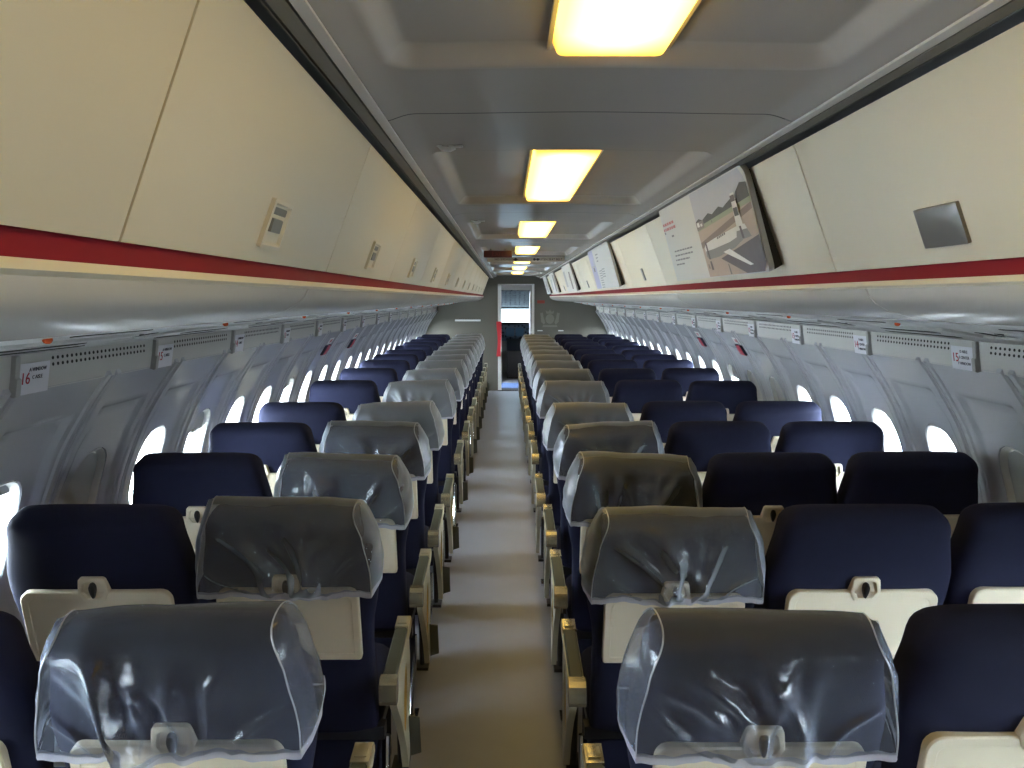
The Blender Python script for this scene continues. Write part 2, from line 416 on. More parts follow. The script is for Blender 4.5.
# ------------------------------------------------------------------ ceiling
CP = 1.90; CS = 1.665
def ceil_z(x, y, hl):
    ax = abs(x); y -= .05
    z = 1.966 - 0.004 * sm(0.0, .35, ax) - 0.017 * sm(0.335, 0.416, ax) ** 1.5
    # rounded-rectangle recess
    qx, qy = ax - (0.355 - 0.05), abs(y) - (0.585 - 0.05)
    d = math.hypot(max(qx, 0), max(qy, 0)) + min(max(qx, qy), 0) - 0.05
    z += 0.030 * (1 - sm(-0.035, 0.0, d))
    return z
cm = MB()
xs = sorted(set([round(v, 4) for v in [-.416, -.405, -.39, -.38, -.37, -.36] + [-.355 + .006 * i for i in range(14)] + [-.26 + .04 * i for i in range(14)] + [.277 + .006 * i for i in range(14)] + [.36, .37, .38, .39, .405, .416]]))
for k in range(-3, 7):
    ya, yb = CS + CP * k, CS + CP * (k + 1)
    yc = (ya + yb) / 2
    ya2, yb2 = max(ya + .003, Y0), min(yb - .003, Y1)
    if yb2 <= ya2: continue
    loc = [-.947, -.8, -.7, -.6] + [-.55 + .006 * i for i in range(18)] + [-.43 + .06 * i for i in range(17)] + [.55 + .006 * i for i in range(18)] + [.7, .8, .947]
    yl = [v for v in loc if ya2 < yc + v < yb2]
    yl = sorted(set([ya2 - yc] + yl + [yb2 - yc]))
    n = len(xs); vs = [(x, yc + v, ceil_z(x, v, 0)) for v in yl for x in xs]
    fs = [(i * n + j, (i + 1) * n + j, (i + 1) * n + j + 1, i * n + j + 1) for i in range(len(yl) - 1) for j in range(n - 1)]
    cm.add(vs, fs)
    # turned-up edges
    for sx in (-1, 1):
        xe = sx * .416
        cm.add([(xe, ya2, 1.945), (xe, yb2, 1.945), (xe, yb2, 1.958), (xe, ya2, 1.958)], [(0, 1, 2, 3)])
cm.build('ceiling', 'ceil', kind='structure', smooth=40)
lipm = MB()
for sx in (-1, 1):
    a, b = sorted((sx * .398, sx * .4165)); lipm.box(a, b, Y0, Y1, 1.9415, 1.9455)
lipm.build('ceiling_lip', 'lip', kind='structure', smooth=0)
bk = MB(); bk.box(-.47, .47, Y0, Y1, 2.004, 2.012); bk.build('ceiling_backing', 'black', kind='structure', smooth=0)
# rails in the slot between ceiling and bins
for sx, nm in ((-1, 'trim_1'), (1, 'trim_2')):
    r = MB()
    a, b = sorted((sx * .421, sx * .444)); r.box(a, b, Y0, Y1, 1.942, 1.975)
    a, b = sorted((sx * .450, sx * .453)); r.box(a, b, Y0, Y1, 1.944, 1.975)
    r.build(nm, 'rail', kind='structure', smooth=0)

# lamps
def lamp_proto():
    t = thing('ceiling_light', '', 'ceiling light')
    mb = MB(); hw, hl = .088, .57
    def rr(sx, sy, z): return [(x * sx, y * sy, z) for (x, y) in rrect(hw, hl, .012, 3)]
    r0, r1, r2 = rr(1.0, 1.0, 1.997), rr(.93, .955, 1.973), rr(.90, .948, 1.970)
    n = len(r0)
    # split side faces: long sides bright, ends dim
    for A, B in ((r0, r1), (r1, r2)):
        for i in range(n):
            j = (i + 1) % n; end = abs((A[i][1] + A[j][1]) / 2) > hl * .93
            mb.add([A[i], A[j], B[j], B[i]], [(0, 3, 2, 1)], 1 if end else 0)
    mb.add(r2, [tuple(range(n))], 0)
    mb.build('diffuser', ['lamp', 'lampend'], parent=t, smooth=0)
    fb = MB()
    for s_ in (-1, 1):
        a, b = sorted((s_ * .090, s_ * .096)); fb.box(a, b, -.572, .572, 1.986, 1.9965)
    fb.build('frame', 'cream', parent=t, smooth=0)
    return t
lp = None
vis = 0
for k in range(-2, 7):
    yc = CS + CP * k + CP / 2
    if yc > Y1 - .6 or yc < Y0 + .6: continue
    if yc < 0: lab = 'lit ceiling light panel overhead behind the camera'
    else:
        vis += 1
        lab = {1: 'large white glowing ceiling light cut by the top edge', 2: 'bright yellowish ceiling light panel, second from the camera'}.get(vis, 'yellow ceiling light panel, %s from the camera along the aisle ceiling' % ORD[vis - 1])
    if lp is None: lp = lamp_proto(); o = lp; o.location = (-.007, yc + .05, 0); o['label'] = lab; o['group'] = 'aisle ceiling lights'
    else: o = dup(lp, (-.007, yc + .05, 0), lab, 'aisle ceiling lights')

# ceiling latches
lt = MB(); lt.tube([(-.030, 0, 0), (-.02, .004, -.008), (0, .006, -.010), (.012, .006, -.006)], [.004, .006, .006, .004], 8)
lt.tube([(.006, .006, -.004), (.03, -.004, -.004)], .003, 6); lt.tube([(.002, .006, 0.004), (.002, .006, -.012)], .006, 8)
L0 = lt.build('ceiling_latch', 'white', loc=(-.300, 2.00, 1.963)); tag(L0, 'small pale latch lever beside the second ceiling light', 'latch', 'ceiling latches')
L1 = dup(L0, (-.300, 3.90, 1.963), 'tiny latch lever beside the third ceiling light')

# EXIT sign and lighted-sign panel
ex = thing('exit_sign', 'dark red unlit sign hanging under the ceiling left of the lamps', 'sign', (-.235, 6.32, 1.935))
mb = MB(); mb.box(-.108, .108, 0, .03, -.026, .026); mb.build('panel', 'exit', ex, bevel=.004)
text('lettering', 'EXIT', .045, 'exitink', ex, (0, -.0015, 0), (1, 0, 0), (0, 0, 1))
mb = MB(); mb.box(-.06, -.05, .01, .02, .026, .040); mb.box(.05, .06, .01, .02, .026, .040); mb.build('bracket', 'rail', ex)
sp = thing('notice_panel', 'long no smoking and fasten seat belt panel across the ceiling', 'sign', (0, 7.25, 1.938))
mb = MB(); mb.box(-.34, .34, 0, .03, -.02, .022); mb.build('panel', 'vent', sp, bevel=.005)
text('lettering', 'NO SMOKING', .026, 'ink', sp, (-.19, -.0015, 0))
text('lettering', 'FASTEN SEAT BELT', .026, 'ink', sp, (.21, -.0015, 0))
ic = MB()
for (cx, r) in ((-.09, .013), (.075, .011), (.105, .011)):
    ring = [(cx + r * math.cos(2 * pi * i / 20), -.001, r * math.sin(2 * pi * i / 20)) for i in range(20)]
    ring2 = [(p[0], -.004, p[2]) for p in ring]; ic.plate([ring, ring2])
ic.box(-.115, -.065, -.004, -.001, -.003, .003); ic.box(.085, .096, -.004, -.001, -.003, .003)
ic.build('symbol', 'ink', sp, smooth=0)

# ------------------------------------------------------------------ overhead bins
BP = 0.97; B0 = 0.86
BB, BT = (.565, 1.657), (.460, 1.933)
fl = math.hypot(BB[0] - BT[0], BT[1] - BB[1]); fd = ((BT[0] - BB[0]) / fl, (BT[1] - BB[1]) / fl)   # up the door
fn = (fd[1], -fd[0])                                                                            # outward from aisle (into bin), x+, for right side
def face(sgn, s, off):   # s metres up the door from its bottom edge, off: metres towards the aisle
    return (sgn * (BB[0] + fd[0] * s - fn[0] * off), BB[1] + fd[1] * s - fn[1] * off)
def bin_proto(sgn, latch):
    t = thing('overhead_bin', '', 'overhead bin')
    d = MB(); h = BP / 2 - .0025
    ring = []
    pr = [face(sgn, 0.0005, 0), face(sgn, fl * .5, .0), face(sgn, fl, 0), face(sgn, fl, -.018), face(sgn, 0.0005, -.018)]
    d.loft([[(x, y, z) for (x, z) in pr] for y in (-h, h)])
    d.build('door', 'bin', t, smooth=30, bevel=.002)
    b = MB(); pr = [face(sgn, 0, -.024), face(sgn, fl, -.024), (sgn * 1.0, 1.96), (sgn * 1.2, 1.62), (sgn * .7, 1.60)]
    b.loft([[(x, y, z) for (x, z) in pr] for y in (-h - .002, h + .002)]); b.build('shell', 'binbody', t, smooth=0)
    if latch == 'cup':
        l = MB(); cs = .066
        def R(hw, hh, off): return [(face(sgn, cs + v, off)[0], u, face(sgn, cs + v, off)[1]) for (u, v) in rrect(hw, hh, .003, 2)]
        rings = [R(.052, .040, -.004), R(.052, .040, .007), R(.045, .034, .008), R(.042, .031, .002)]
        if sgn < 0: rings = [list(reversed(r)) for r in rings]
        l.plate(rings); lo = l.build('latch', 'cream', t, smooth=20)
        k = MB()
        def R2(hw, v0, v1, o0, o1):
            q = []
            for (u, v, o) in ((-hw, v0, o0), (hw, v0, o0), (hw, v1, o1), (-hw, v1, o1)): q.append((face(sgn, cs + v, o)[0], u, face(sgn, cs + v, o)[1]))
            return q
        k.plate([R2(.028, -.013, .010, .002, .002), R2(.026, -.012, .009, .007, .006)]); k.plate([R2(.038, .016, .028, .002, .002), R2(.038, .017, .027, .0035, .0035)])
        k.build('latch_button', 'rail', lo, smooth=0)
    elif latch == 'plate':
        l = MB(); cs = .065
        def R(hw, hh, off): return [(face(sgn, cs + v, off)[0], u, face(sgn, cs + v, off)[1]) for (u, v) in rrect(hw, hh, .002, 2)]
        rings = [R(.066, .034, -.004), R(.066, .034, .006), R(.063, .031, .007)]
        if sgn < 0: rings = [list(reversed(r)) for r in rings]
        l.plate(rings); l.build('latch', M['latchgrey'], t, smooth=20)
    elif latch == 'small':
        l = MB(); cs = .07
        def R(hw, hh, off): return [(face(sgn, cs + v, off)[0], u, face(sgn, cs + v, off)[1]) for (u, v) in rrect(hw, hh, .002, 2)]
        rings = [R(.02, .032, -.004), R(.02, .032, .005), R(.018, .030, .006)]
        if sgn < 0: rings = [list(reversed(r)) for r in rings]
        l.plate(rings); l.build('latch', M['latchgrey'], t, smooth=20)
    return t
M['latchgrey'] = mat('grey_latch_plate', (0.26, 0.26, 0.255), 0.3, metal=0.5)
for sgn, side in ((-1, 'left'), (1, 'right')):
    protos = {}; n = 0
    for k in range(-4, 14):
        yc = B0 + BP * (k + .5)
        if yc < Y0 + .4 or yc > Y1 - .3: continue
        kind = 'cup' if sgn < 0 else ('plate' if k <= 0 else 'small')
        if yc < .2 - (.1 if sgn < 0 else 0): lab = 'closed cream overhead bin behind the camera above the %s-seat side' % NS[sgn]
        else:
            n += 1
            lab = 'cream overhead bin above the %s-seat side, %s from the camera' % (NS[sgn], ORD[n - 1])
            if sgn > 0 and kind == 'plate': lab = 'large cream overhead bin with a grey square latch plate'
            if sgn < 0 and n == 1: lab = 'large blank cream bin nearest the camera above the two-seat side'
            if sgn < 0 and n == 2: lab = 'cream overhead bin with the largest beige cup latch, above the two-seat side'
        if kind in protos: dup(protos[kind], (0, yc, 0), lab, 'overhead bins on the %s' % side)
        else:
            p = bin_proto(sgn, kind); p.location = (0, yc, 0); p['label'] = lab; p['group'] = 'overhead bins on the %s' % side; protos[kind] = p
# cream strip + red stripe trims, undersides
tn = 3
for sgn, side in ((-1, 'left'), (1, 'right')):
    def strip(pts, name, m, y0=Y0, y1=Y1, th=.01, smooth=40, thing_=False):
        mb = MB()
        ins = [(sgn * x, z) for (x, z) in pts]; outl = [(sgn * (x + .004), z + th) for (x, z) in reversed(pts)]
        mb.loft([[(x, y, z) for (x, z) in ins + outl] for y in (y0, y1)])
        return mb.build(name, m, kind='structure', smooth=smooth)
    strip([(.5735, 1.6585), (.5725, 1.629)], 'trim_%d' % tn, 'red', th=.002); tn += 1
    strip([(.575, 1.6300), (.567, 1.6298), (.566, 1.6240), (.572, 1.6190)], 'trim_%d' % tn, 'cream', th=.004); tn += 1
    und = [(.572, 1.6195), (.578, 1.605), (.592, 1.590), (.62, 1.574), (.67, 1.560), (.74, 1.551), (.82, 1.547), (.93, 1.546)]
    for k in range(-3, 7):
        ya, yb = max(1.69 + 1.9 * k, Y0), min(1.69 + 1.9 * (k + 1), Y1)
        if yb > ya: strip(und, 'trim_%d' % tn, 'binunder', ya + .0025, yb - .0025, th=.012); tn += 1
    strip([(.925, 1.558), (1.00, 1.556), (1.2, 1.535), (1.40, 1.49), (1.40, 1.44)], 'trim_%d' % tn, 'psu', th=.01); tn += 1
    strip([(1.368, 1.468), (1.388, 1.364)], 'trim_%d' % tn, 'vent', th=.004); tn += 1

# ------------------------------------------------------------------ passenger service units
def on_line(p, q, t): return (p[0] + (q[0] - p[0]) * t, p[1] + (q[1] - p[1]) * t)
def psu_proto(sgn):
    t = thing('service_panel', '', 'service panel')
    A, B = (.945, 1.536), (1.355, 1.466)
    def slab(t0, t1, y0, y1, off, th, mb, mi=0):
        (xa, za), (xb, zb) = on_line(A, B, t0), on_line(A, B, t1)
        mb.loft([[(sgn * xa, y, za - off), (sgn * xb, y, zb - off), (sgn * xb, y, zb - off + th), (sgn * xa, y, za - off + th)] for y in (y0, y1)], mi)
    p = MB(); slab(0, .30, -.47, .47, 0, .012, p); slab(.33, .62, -.44, .22, .006, .016, p); slab(.65, 1.0, -.47, .47, .004, .014, p); slab(.33, .62, .24, .47, .0, .014, p)
    p.build('panel', 'psu', t, bevel=.002)
    s_ = MB(); slab(.12, .145, -.25, .1, .0015, .004, s_); slab(.44, .50, -.3, .05, .0075, .004, s_); slab(.74, .80, -.20, .28, .0055, .004, s_); slab(.40, .55, .27, .31, .0015, .004, s_); slab(.40, .55, .36, .40, .0015, .004, s_)
    s_.build('slot', 'black', t, smooth=0)
    k = MB(); x, z = on_line(A, B, .14)
    rings = []
    for (r, dz) in ((.007, -.002), (.008, .003), (.006, .007), (.003, .009)):
        rings.append([(sgn * x + r * math.cos(2 * pi * i / 14), -.33 + 1.5 * r * math.sin(2 * pi * i / 14), z - dz) for i in range(14)])
    k.loft(rings); k.build('call_light', 'orange', t)
    return t
for sgn, side in ((-1, 'left'), (1, 'right')):
    pr = None; n = 0
    for k in range(-4, 14):
        yc = 1.83 + .95 * k
        if yc < Y0 + .5 or yc > Y1 - .5: continue
        if yc < .7: lab = 'service panel behind the camera above the %s-seat side' % NS[sgn]
        else: n += 1; lab = 'grey service panel with orange call light above the %s-seat side, %s from camera' % (NS[sgn], ORD[n - 1])
        if pr is None: pr = psu_proto(sgn); pr.location = (0, yc, 0); pr['label'] = lab; pr['group'] = 'service panels on the %s' % side
        else: dup(pr, (0, yc, 0), lab)

# ------------------------------------------------------------------ perforated vent strips and row cards
VP = .79
def vent_proto(sgn):
    t = thing('vent_strip', '', 'vent strip')
    A, B = (1.352, 1.464), (1.372, 1.368)
    def pt(s, off): 
        x, z = on_line(A, B, s); return (sgn * (x - off), z - off * .2)
    p = MB(); pr = [pt(0, 0), pt(.5, .004), pt(1, .006), pt(1.06, -.004), pt(1, -.02), pt(0, -.02)]
    p.loft([[(x, y, z) for (x, z) in pr] for y in (-VP / 2 + .002, VP / 2 - .002)]); p.build('panel', 'vent', t, smooth=25)
    h = MB()
    for r_, s_ in ((0, .18), (1, .36)):
        for i in range(24):
            y = -.23 + i * .0235 + r_ * .006
            cx, cz = pt(s_, .0045); 
            ring = [(cx, y + .0060 * math.cos(2 * pi * q / 10), cz + .0048 * math.sin(2 * pi * q / 10)) for q in range(10)]
            h.add(ring, [tuple(range(10))])
    h.build('perforation', 'black', t, smooth=0)
    e = MB(); pr = [pt(.02, .012), pt(.55, .016), pt(.58, .022), pt(1.0, .024), pt(1.05, .018), pt(1.0, -.01), pt(0, -.01)]
    e.loft([[(x, y, z) for (x, z) in pr] for y in (-VP / 2 - .012, -VP / 2 + .008)]); e.build('card_holder', 'holder', t, smooth=25, bevel=.002)
    return t
def row_card(sgn, y0, num, side, n):
    A, B = (1.352, 1.464), (1.372, 1.368)
    def pt(s, off): 
        x, z = on_line(A, B, s); return (sgn * (x - off), z - off * .2)
    t = thing('row_card', 'white seat row card numbered %s on the %s-seat side vent strip' % (num, NS[sgn]), 'row card', (sgn * 1.35, y0, 1.40), 'seat row cards')
    (xa, za), (xb, zb) = pt(.22, .012), pt(1.02, .016)
    m_ = MB(); pr = [(xa, za), (xb, zb), (xb + sgn * .002, zb), (xa + sgn * .002, za)]
    m_.loft([[(x - sgn * 1.35, y, z - 1.40) for (x, z) in pr] for y in (-.062, .066)]); m_.build('card', 'card', t, smooth=0)
    up = Vector((xa - xb, 0, za - zb)).normalized(); rd = Vector((0, -sgn, 0)); nrm = rd.cross(up)
    c = Vector(((xa + xb) / 2 - sgn * 1.35, 0, (za + zb) / 2 - 1.40)) + nrm * .001
    text('row_number', num, .042, 'redink', t, c + Vector((0, sgn * .040, 0)), rd, up)
    lines = ['A WINDOW', 'C AISLE'] if sgn < 0 else ['D AISLE', 'E CENTER', 'F WINDOW']
    for i, s_ in enumerate(lines):
        text('lettering', s_, .0135, 'ink', t, c + rd * .012 + up * (.022 - .020 * i), rd, up, align='CENTER')
for sgn, side, yoff in ((-1, 'left', 1.30), (1, 'right', 1.30)):
    pr = None; n = 0; num = 17
    offs = yoff + (.0 if sgn > 0 else .13)
    for k in range(-5, 17):
        yc = offs + VP / 2 + VP * k + .55
        if yc - VP / 2 < Y0 or yc + VP / 2 > Y1: continue
        if yc < .9: lab = 'perforated vent strip behind the camera on the %s-seat side' % NS[sgn]
        else: n += 1; lab = 'white perforated vent strip along the %s-seat side wall, %s from the camera' % (NS[sgn], ORD[n - 1])
        if pr is None: pr = vent_proto(sgn); pr.location = (0, yc, 0); pr['label'] = lab; pr['group'] = 'vent strips on the %s' % side
        else: dup(pr, (0, yc, 0), lab)
        if 1.0 < yc < 13.2:
            row_card(sgn, yc - VP / 2 + .074, str(num), side, n); num -= 1

# exit placards on the walls
for (sgn, y, z, lab) in ((1, 5.60, 1.245, 'red exit handle cover on the three-seat side wall, the nearer one'), (1, 6.75, 1.24, 'red exit handle cover on the three-seat side wall, the farther one'),
                         (-1, 5.80, 1.235, 'red exit handle cover on the two-seat side wall, the nearer one'), (-1, 6.80, 1.225, 'red exit handle cover on the two-seat side wall, the farther one')):
    dz = .034
    xa, xb = wall_a(z + dz), wall_a(z - dz)
    t = thing('exit_handle_cover', lab, 'exit handle cover', (sgn * wall_a(z), y, z), 'exit handle covers')
    m_ = MB(); ax = wall_a(z)
    def q(s, off): return (sgn * (xb + (xa - xb) * (s + 1) / 2 - off - ax + .0), (s) * dz)
    pr = [q(-1, .004), q(1, .004), q(1, .018), q(0, .024), q(-1, .018)]
    m_.loft([[(x, yy, zz) for (x, zz) in pr] for yy in (-.05, .05)]); m_.build('cover', 'redink', t, bevel=.003)
    m_ = MB(); pr = [q(-.9, .0), q(1.1, .0), q(1.1, .020), q(-.9, .020)]
    m_.loft([[(x, yy, zz) for (x, zz) in pr] for yy in (-.054, -.051)]); m_.build('edge', 'ink', t, smooth=0)
    m_ = MB(); m_.loft([[(x, yy, zz) for (x, zz) in pr] for yy in (.051, .054)]); m_.build('edge', 'ink', t, smooth=0)
    z2 = z + .068
    up = Vector((sgn * (wall_a(z2 + .02) - wall_a(z2 - .02)), 0, .04)).normalized(); rd = Vector((0, -sgn, 0))
    n_ = rd.cross(up)
    base = Vector((sgn * wall_a(z2), y, z2)) + n_ * .006
    c = thing('exit_placard', lab.replace('exit handle cover', 'lettered exit placard above handle'), 'placard', base, 'exit placards')
    m_ = MB(); m_.add([rd * a + up * b + n_ * d for d in (-.002, 0) for (a, b) in ((-.07, -.025), (.07, -.025), (.07, .025), (-.07, .025))], [(3, 2, 1, 0), (4, 5, 6, 7), (0, 1, 5, 4), (1, 2, 6, 5), (2, 3, 7, 6), (3, 0, 4, 7)])
    m_.build('plate', 'psu', c, smooth=0)
    text('lettering', 'EXIT', .036, 'redink', c, n_ * .001, rd, up)

# ------------------------------------------------------------------ exhibition boards on the right bins
PC = {k: flat('print_' + k, c) for k, c in dict(sky=(.46, .47, .52), trees=(.035, .04, .042), grass=(.27, .31, .20), apron=(.42, .33, .26), road=(.20, .145, .12), hull=(.66, .66, .63), hullshade=(.22, .22, .21), wing=(.74, .74, .72), dark=(.085, .068, .075), mid=(.20, .17, .165), lilac=(.42, .42, .60), greyp=(.40, .40, .41), darkp=(.13, .12, .12), rose=(.50, .13, .13), text=(.16, .16, .17)).items()}
def make_board(y0, wdt, label, design, lean=.022):
    """board leaning on the bin doors: u runs from its near edge (0) to far edge (wdt), v up"""
    t = thing('display_board', label, 'display board', (0, y0, 0), 'display boards on the right bins')
    H = fl - .008
    def pos(u, v, off=0):
        o = lean * (1 - v / H) + .021 + off
        x, z = face(1, .026 + v, o); return (x, u, z)
    out = []
    R = .045
    out = [(wdt, 0.002)] + [(wdt, H)]
    for k in range(7):
        a = pi / 2 + (pi / 2) * k / 6
        out.append((R + R * math.cos(a), H - R + R * math.sin(a)))
    for k in range(5):
        a = pi + (pi / 2) * k / 4
        out.append((.02 + .02 * math.cos(a), .022 + .02 * math.sin(a)))
    b = MB()
    back = [pos(u, v, -.014) for (u, v) in out]; front = [pos(u, v, 0) for (u, v) in out]
    n = len(out)
    b.plate([back, front], mis=[1, 0])
    b.build('panel', ['board', 'boardedge'], t, smooth=0)
    sd = MB()   # black sheet painting in the shadow of the wedge behind the board
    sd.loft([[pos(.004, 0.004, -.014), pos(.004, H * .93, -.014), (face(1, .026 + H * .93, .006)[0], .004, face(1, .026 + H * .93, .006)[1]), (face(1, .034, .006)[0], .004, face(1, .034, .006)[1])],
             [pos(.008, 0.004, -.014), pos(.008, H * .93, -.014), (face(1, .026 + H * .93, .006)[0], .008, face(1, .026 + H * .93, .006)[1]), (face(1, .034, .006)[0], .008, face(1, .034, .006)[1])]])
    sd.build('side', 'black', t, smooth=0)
    lv = {}
    layer = [0.0008]
    mats = []
    pm = MB(); tms = [MB()]; tmats = ['text', 'rose']
    def poly(pts, key):
        layer[0] += .00025
        if key in tmats: tms[-1].add([pos(u, v, layer[0]) for (u, v) in pts], [tuple(range(len(pts)))], tmats.index(key)); return
        if key not in mats: mats.append(key)
        pm.add([pos(u, v, layer[0]) for (u, v) in pts], [tuple(range(len(pts)))], mats.index(key))
    def clip_rect(u0, u1, v0, v1, key): poly([(u0, v0), (u1, v0), (u1, v1), (u0, v1)][::-1], key)
    clip_rect.new = lambda: tms.append(MB())
    design(poly, clip_rect, wdt, H)
    for tm in tms:
        if tm.v: tm.build('lettering', [PC[k] for k in tmats], t, smooth=0, weld=False)
    pm.build('printed_sheet', [PC[k] for k in mats], t, smooth=0, weld=False)
    return t
def word_lines(rect, u_left, v_top, widths, lh, th, key, rnd):
    rect.new()
    for i, wline in enumerate(widths):
        u = u_left; end = u_left - wline
        while u > end + .006:
            l = rnd.uniform(.02, .05); l = min(l, u - end)
            rect(u - l, u, v_top - i * lh - th, v_top - i * lh, key); u -= l + .008
def d_airfield(poly, rect, W, H):
    r = random.Random(3)
    P = .62   # photo part is u 0..P  (near side), read from far (left) to near (right)
    def ph(pts, key): poly([(P * (1 - a), H * b) for (a, b) in pts], key)
    def outline(a0, a1, b0, b1): return [(a0, b0), (a1, b0), (a1, b1), (a0, b1)]
    ph([(0, .985), (0, .60), (.995, .60), (.995, .80), (.965, .90), (.92, .985)], 'sky')
    ph([(0, 0.02), (.95, 0.02), (.995, .1), (.995, .73), (0, .62)], 'grass')
    ph([(0, .60)] + [(i / 14 * .99, .665 + .10 * i / 14 + .02 * math.sin(i * 2.1)) for i in range(15)] + [(.99, .71)], 'trees')
    ph([(.80, .73), (.99, .74), (.99, .84), (.90, .86), (.82, .80)], 'trees')
    ph([(0, 0.02), (.95, 0.02), (.995, .08), (.995, .66), (.6, .62), (0, .55)], 'apron')
    ph([(0, .42), (.99, .66), (.99, .60), (0, .35)], 'road')
    ph([(.0, .56), (.16, .58), (.16, .66), (.0, .66)], 'mid')
    ph([(.02, .60), (.07, .60), (.07, .65), (.02, .65)], 'wing'); ph([(.09, .60), (.13, .60), (.13, .63), (.09, .63)], 'hull')
    ph([(.02, .02), (.95, .02), (.995, .10), (.995, .36), (.30, .20)], 'dark')
    ph([(.02, .02), (.7, .02), (.30, .22), (.05, .2)], 'apron')
    # aircraft: hull, shade, nose, wing, fin, engine
    ph([(.06, .26), (.10, .22), (.30, .23), (.62, .29), (.80, .36), (.86, .44), (.84, .49), (.70, .485), (.30, .435), (.10, .40), (.06, .36)], 'hull')
    ph([(.06, .26), (.10, .22), (.30, .23), (.62, .29), (.80, .36), (.84, .42), (.55, .355), (.25, .325), (.07, .315)], 'hullshade')
    ph([(.70, .44), (.86, .44), (.90, .36), (.76, .35), (.68, .39)], 'hullshade')
    ph([(.40, .27), (.52, .29), (.83, .10), (.78, .095)], 'wing')
    ph([(.72, .48), (.82, .49), (.80, .80), (.74, .80)], 'hull')
    ph([(.735, .58), (.80, .58), (.80, .66), (.735, .66)], 'trees'); ph([(.735, .72), (.80, .72), (.80, .78), (.735, .78)], 'dark')
    ph([(.76, .48), (.79, .48), (.80, .36), (.77, .36)], 'dark')
    ph([(.11, .22), (.14, .22), (.13, .42), (.10, .42)], 'dark')
    for i in range(5): ph([(.36 + .035 * i, .415 + .006 * i), (.385 + .035 * i, .419 + .006 * i), (.385 + .035 * i, .442 + .006 * i), (.36 + .035 * i, .437 + .006 * i)], 'darkp')
    ph([(.12, .10), (.16, .10), (.15, .20), (.12, .20)], 'dark'); ph([(.45, .03), (.475, .03), (.46, .14), (.445, .14)], 'darkp'); ph([(.07, .12), (.10, .12), (.09, .17), (.07, .17)], 'mid')
    ph([(.35, .60), (.362, .60), (.362, .625), (.35, .625)], 'darkp')
    # text half
    L = W - .05
    word_lines(rect, L, H * .80, [.20], .03, .010, 'rose', r); word_lines(rect, L, H * .735, [.22], .03, .010, 'rose', r)
    rect.new(); rect(L - .03, L - .01, H * .66, H * .69, 'text'); rect.new(); rect(L - .16, L - .12, H * .60, H * .625, 'text')
    word_lines(rect, L - .10, H * .42, [.30, .30, .24, .14], .0165, .0055, 'text', r)
def d_lilac(poly, rect, W, H):
    r = random.Random(5)
    rect(.02, W - .01, H * .04, H * .97, 'hull'); rect(W - .30, W - .004, .004, H - .004, 'lilac'); rect(W - .20, W - .12, H * .45, H * .55, 'darkp'); rect(W - .28, W - .06, H * .56, H * .60, 'greyp'); rect(W - .3, W - .2, H * .6, H * .75, 'sky')
    word_lines(rect, W - .45, H * .85, [.14, .12, .1], .022, .008, 'text', r)
    word_lines(rect, W - .45, H * .45, [.16] * 8, .016, .006, 'text', r); word_lines(rect, W - .68, H * .48, [.16] * 4, .016, .006, 'text', r)
def d_grey(poly, rect, W, H):
    rect(.02, W - .01, H * .04, H * .97, 'hull'); rect(.30, .46, H * .1, H * .72, 'darkp'); rect(.34, .5, H * .4, H * .6, 'mid'); rect(W - .3, W - .05, H * .2, H * .8, 'greyp')
def d_grey2(poly, rect, W, H):
    rect(.02, W - .01, H * .04, H * .97, 'hull'); rect(.20, .40, H * .1, H * .9, 'darkp'); rect(W - .4, W - .1, H * .2, H * .7, 'greyp')
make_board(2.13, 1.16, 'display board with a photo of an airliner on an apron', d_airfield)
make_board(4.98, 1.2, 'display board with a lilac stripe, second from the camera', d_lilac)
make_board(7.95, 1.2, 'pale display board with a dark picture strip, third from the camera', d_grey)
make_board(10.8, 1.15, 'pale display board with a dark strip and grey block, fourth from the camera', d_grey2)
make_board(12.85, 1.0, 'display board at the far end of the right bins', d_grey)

# ------------------------------------------------------------------ front bulkhead, vestibule, cockpit
YB = Y1
DX0, DX1, DZ = -.262, .235, 1.74
b = MB()
b.box(-1.75, DX0 - .06, YB, YB + .04, -.03, 2.25); b.box(DX1 + .07, 1.75, YB, YB + .04, -.03, 2.25); b.box(DX0 - .06, DX1 + .07, YB, YB + .04, DZ + .1, 2.25)
b.build('wall_front', 'bulk', kind='structure', smooth=0)
d = thing('door_1', 'white framed doorway at the end of the aisle', 'door', (0, YB, 0)); d['kind'] = 'structure'
for o_ in ('label', 'category'): del d[o_]
f = MB(); f.box(DX0 - .06, DX0, -.02, .08, 0, DZ + .1); f.box(DX1 + .03, DX1 + .07, -.02, .08, 0, DZ + .1); f.box(DX0 - .06, DX1 + .07, -.02, .08, DZ + .085, DZ + .105)
f.build('frame', 'white', d, bevel=.004, smooth=0)
f = MB(); f.box(DX0, DX1 + .03, .0, .06, DZ, DZ + .085); f.box(DX1, DX1 + .03, .0, .06, 0, DZ); f.build('header', 'grey', d, smooth=0)
lf = MB(); lf.box(DX1 + .002, DX1 + .028, .062, .62, .02, DZ - .02); leaf = lf.build('leaf', 'grey', d, smooth=0)
hd = MB(); hd.tube([(DX1 + .004, .10, 1.217), (DX1 - .035, .10, 1.217), (DX1 - .05, .16, 1.21)], .009, 8); hd.build('handle', 'chrome', leaf)
# red strap
st = MB(); st.loft([[(DX0 - .075 + .012 * math.sin(z * 9), YB - .034, z), (DX0 - .005 + .008 * math.sin(z * 7), YB - .034, z), (DX0 - .005 + .008 * math.sin(z * 7), YB - .025, z), (DX0 - .075 + .012 * math.sin(z * 9), YB - .025, z)] for z in [.60 + .05 * i for i in range(13)]])
tag(st.build('red_strap', mat('red_webbing', (.55, .03, .04), .6)), 'red upright strap hanging on the left door jamb', 'strap')
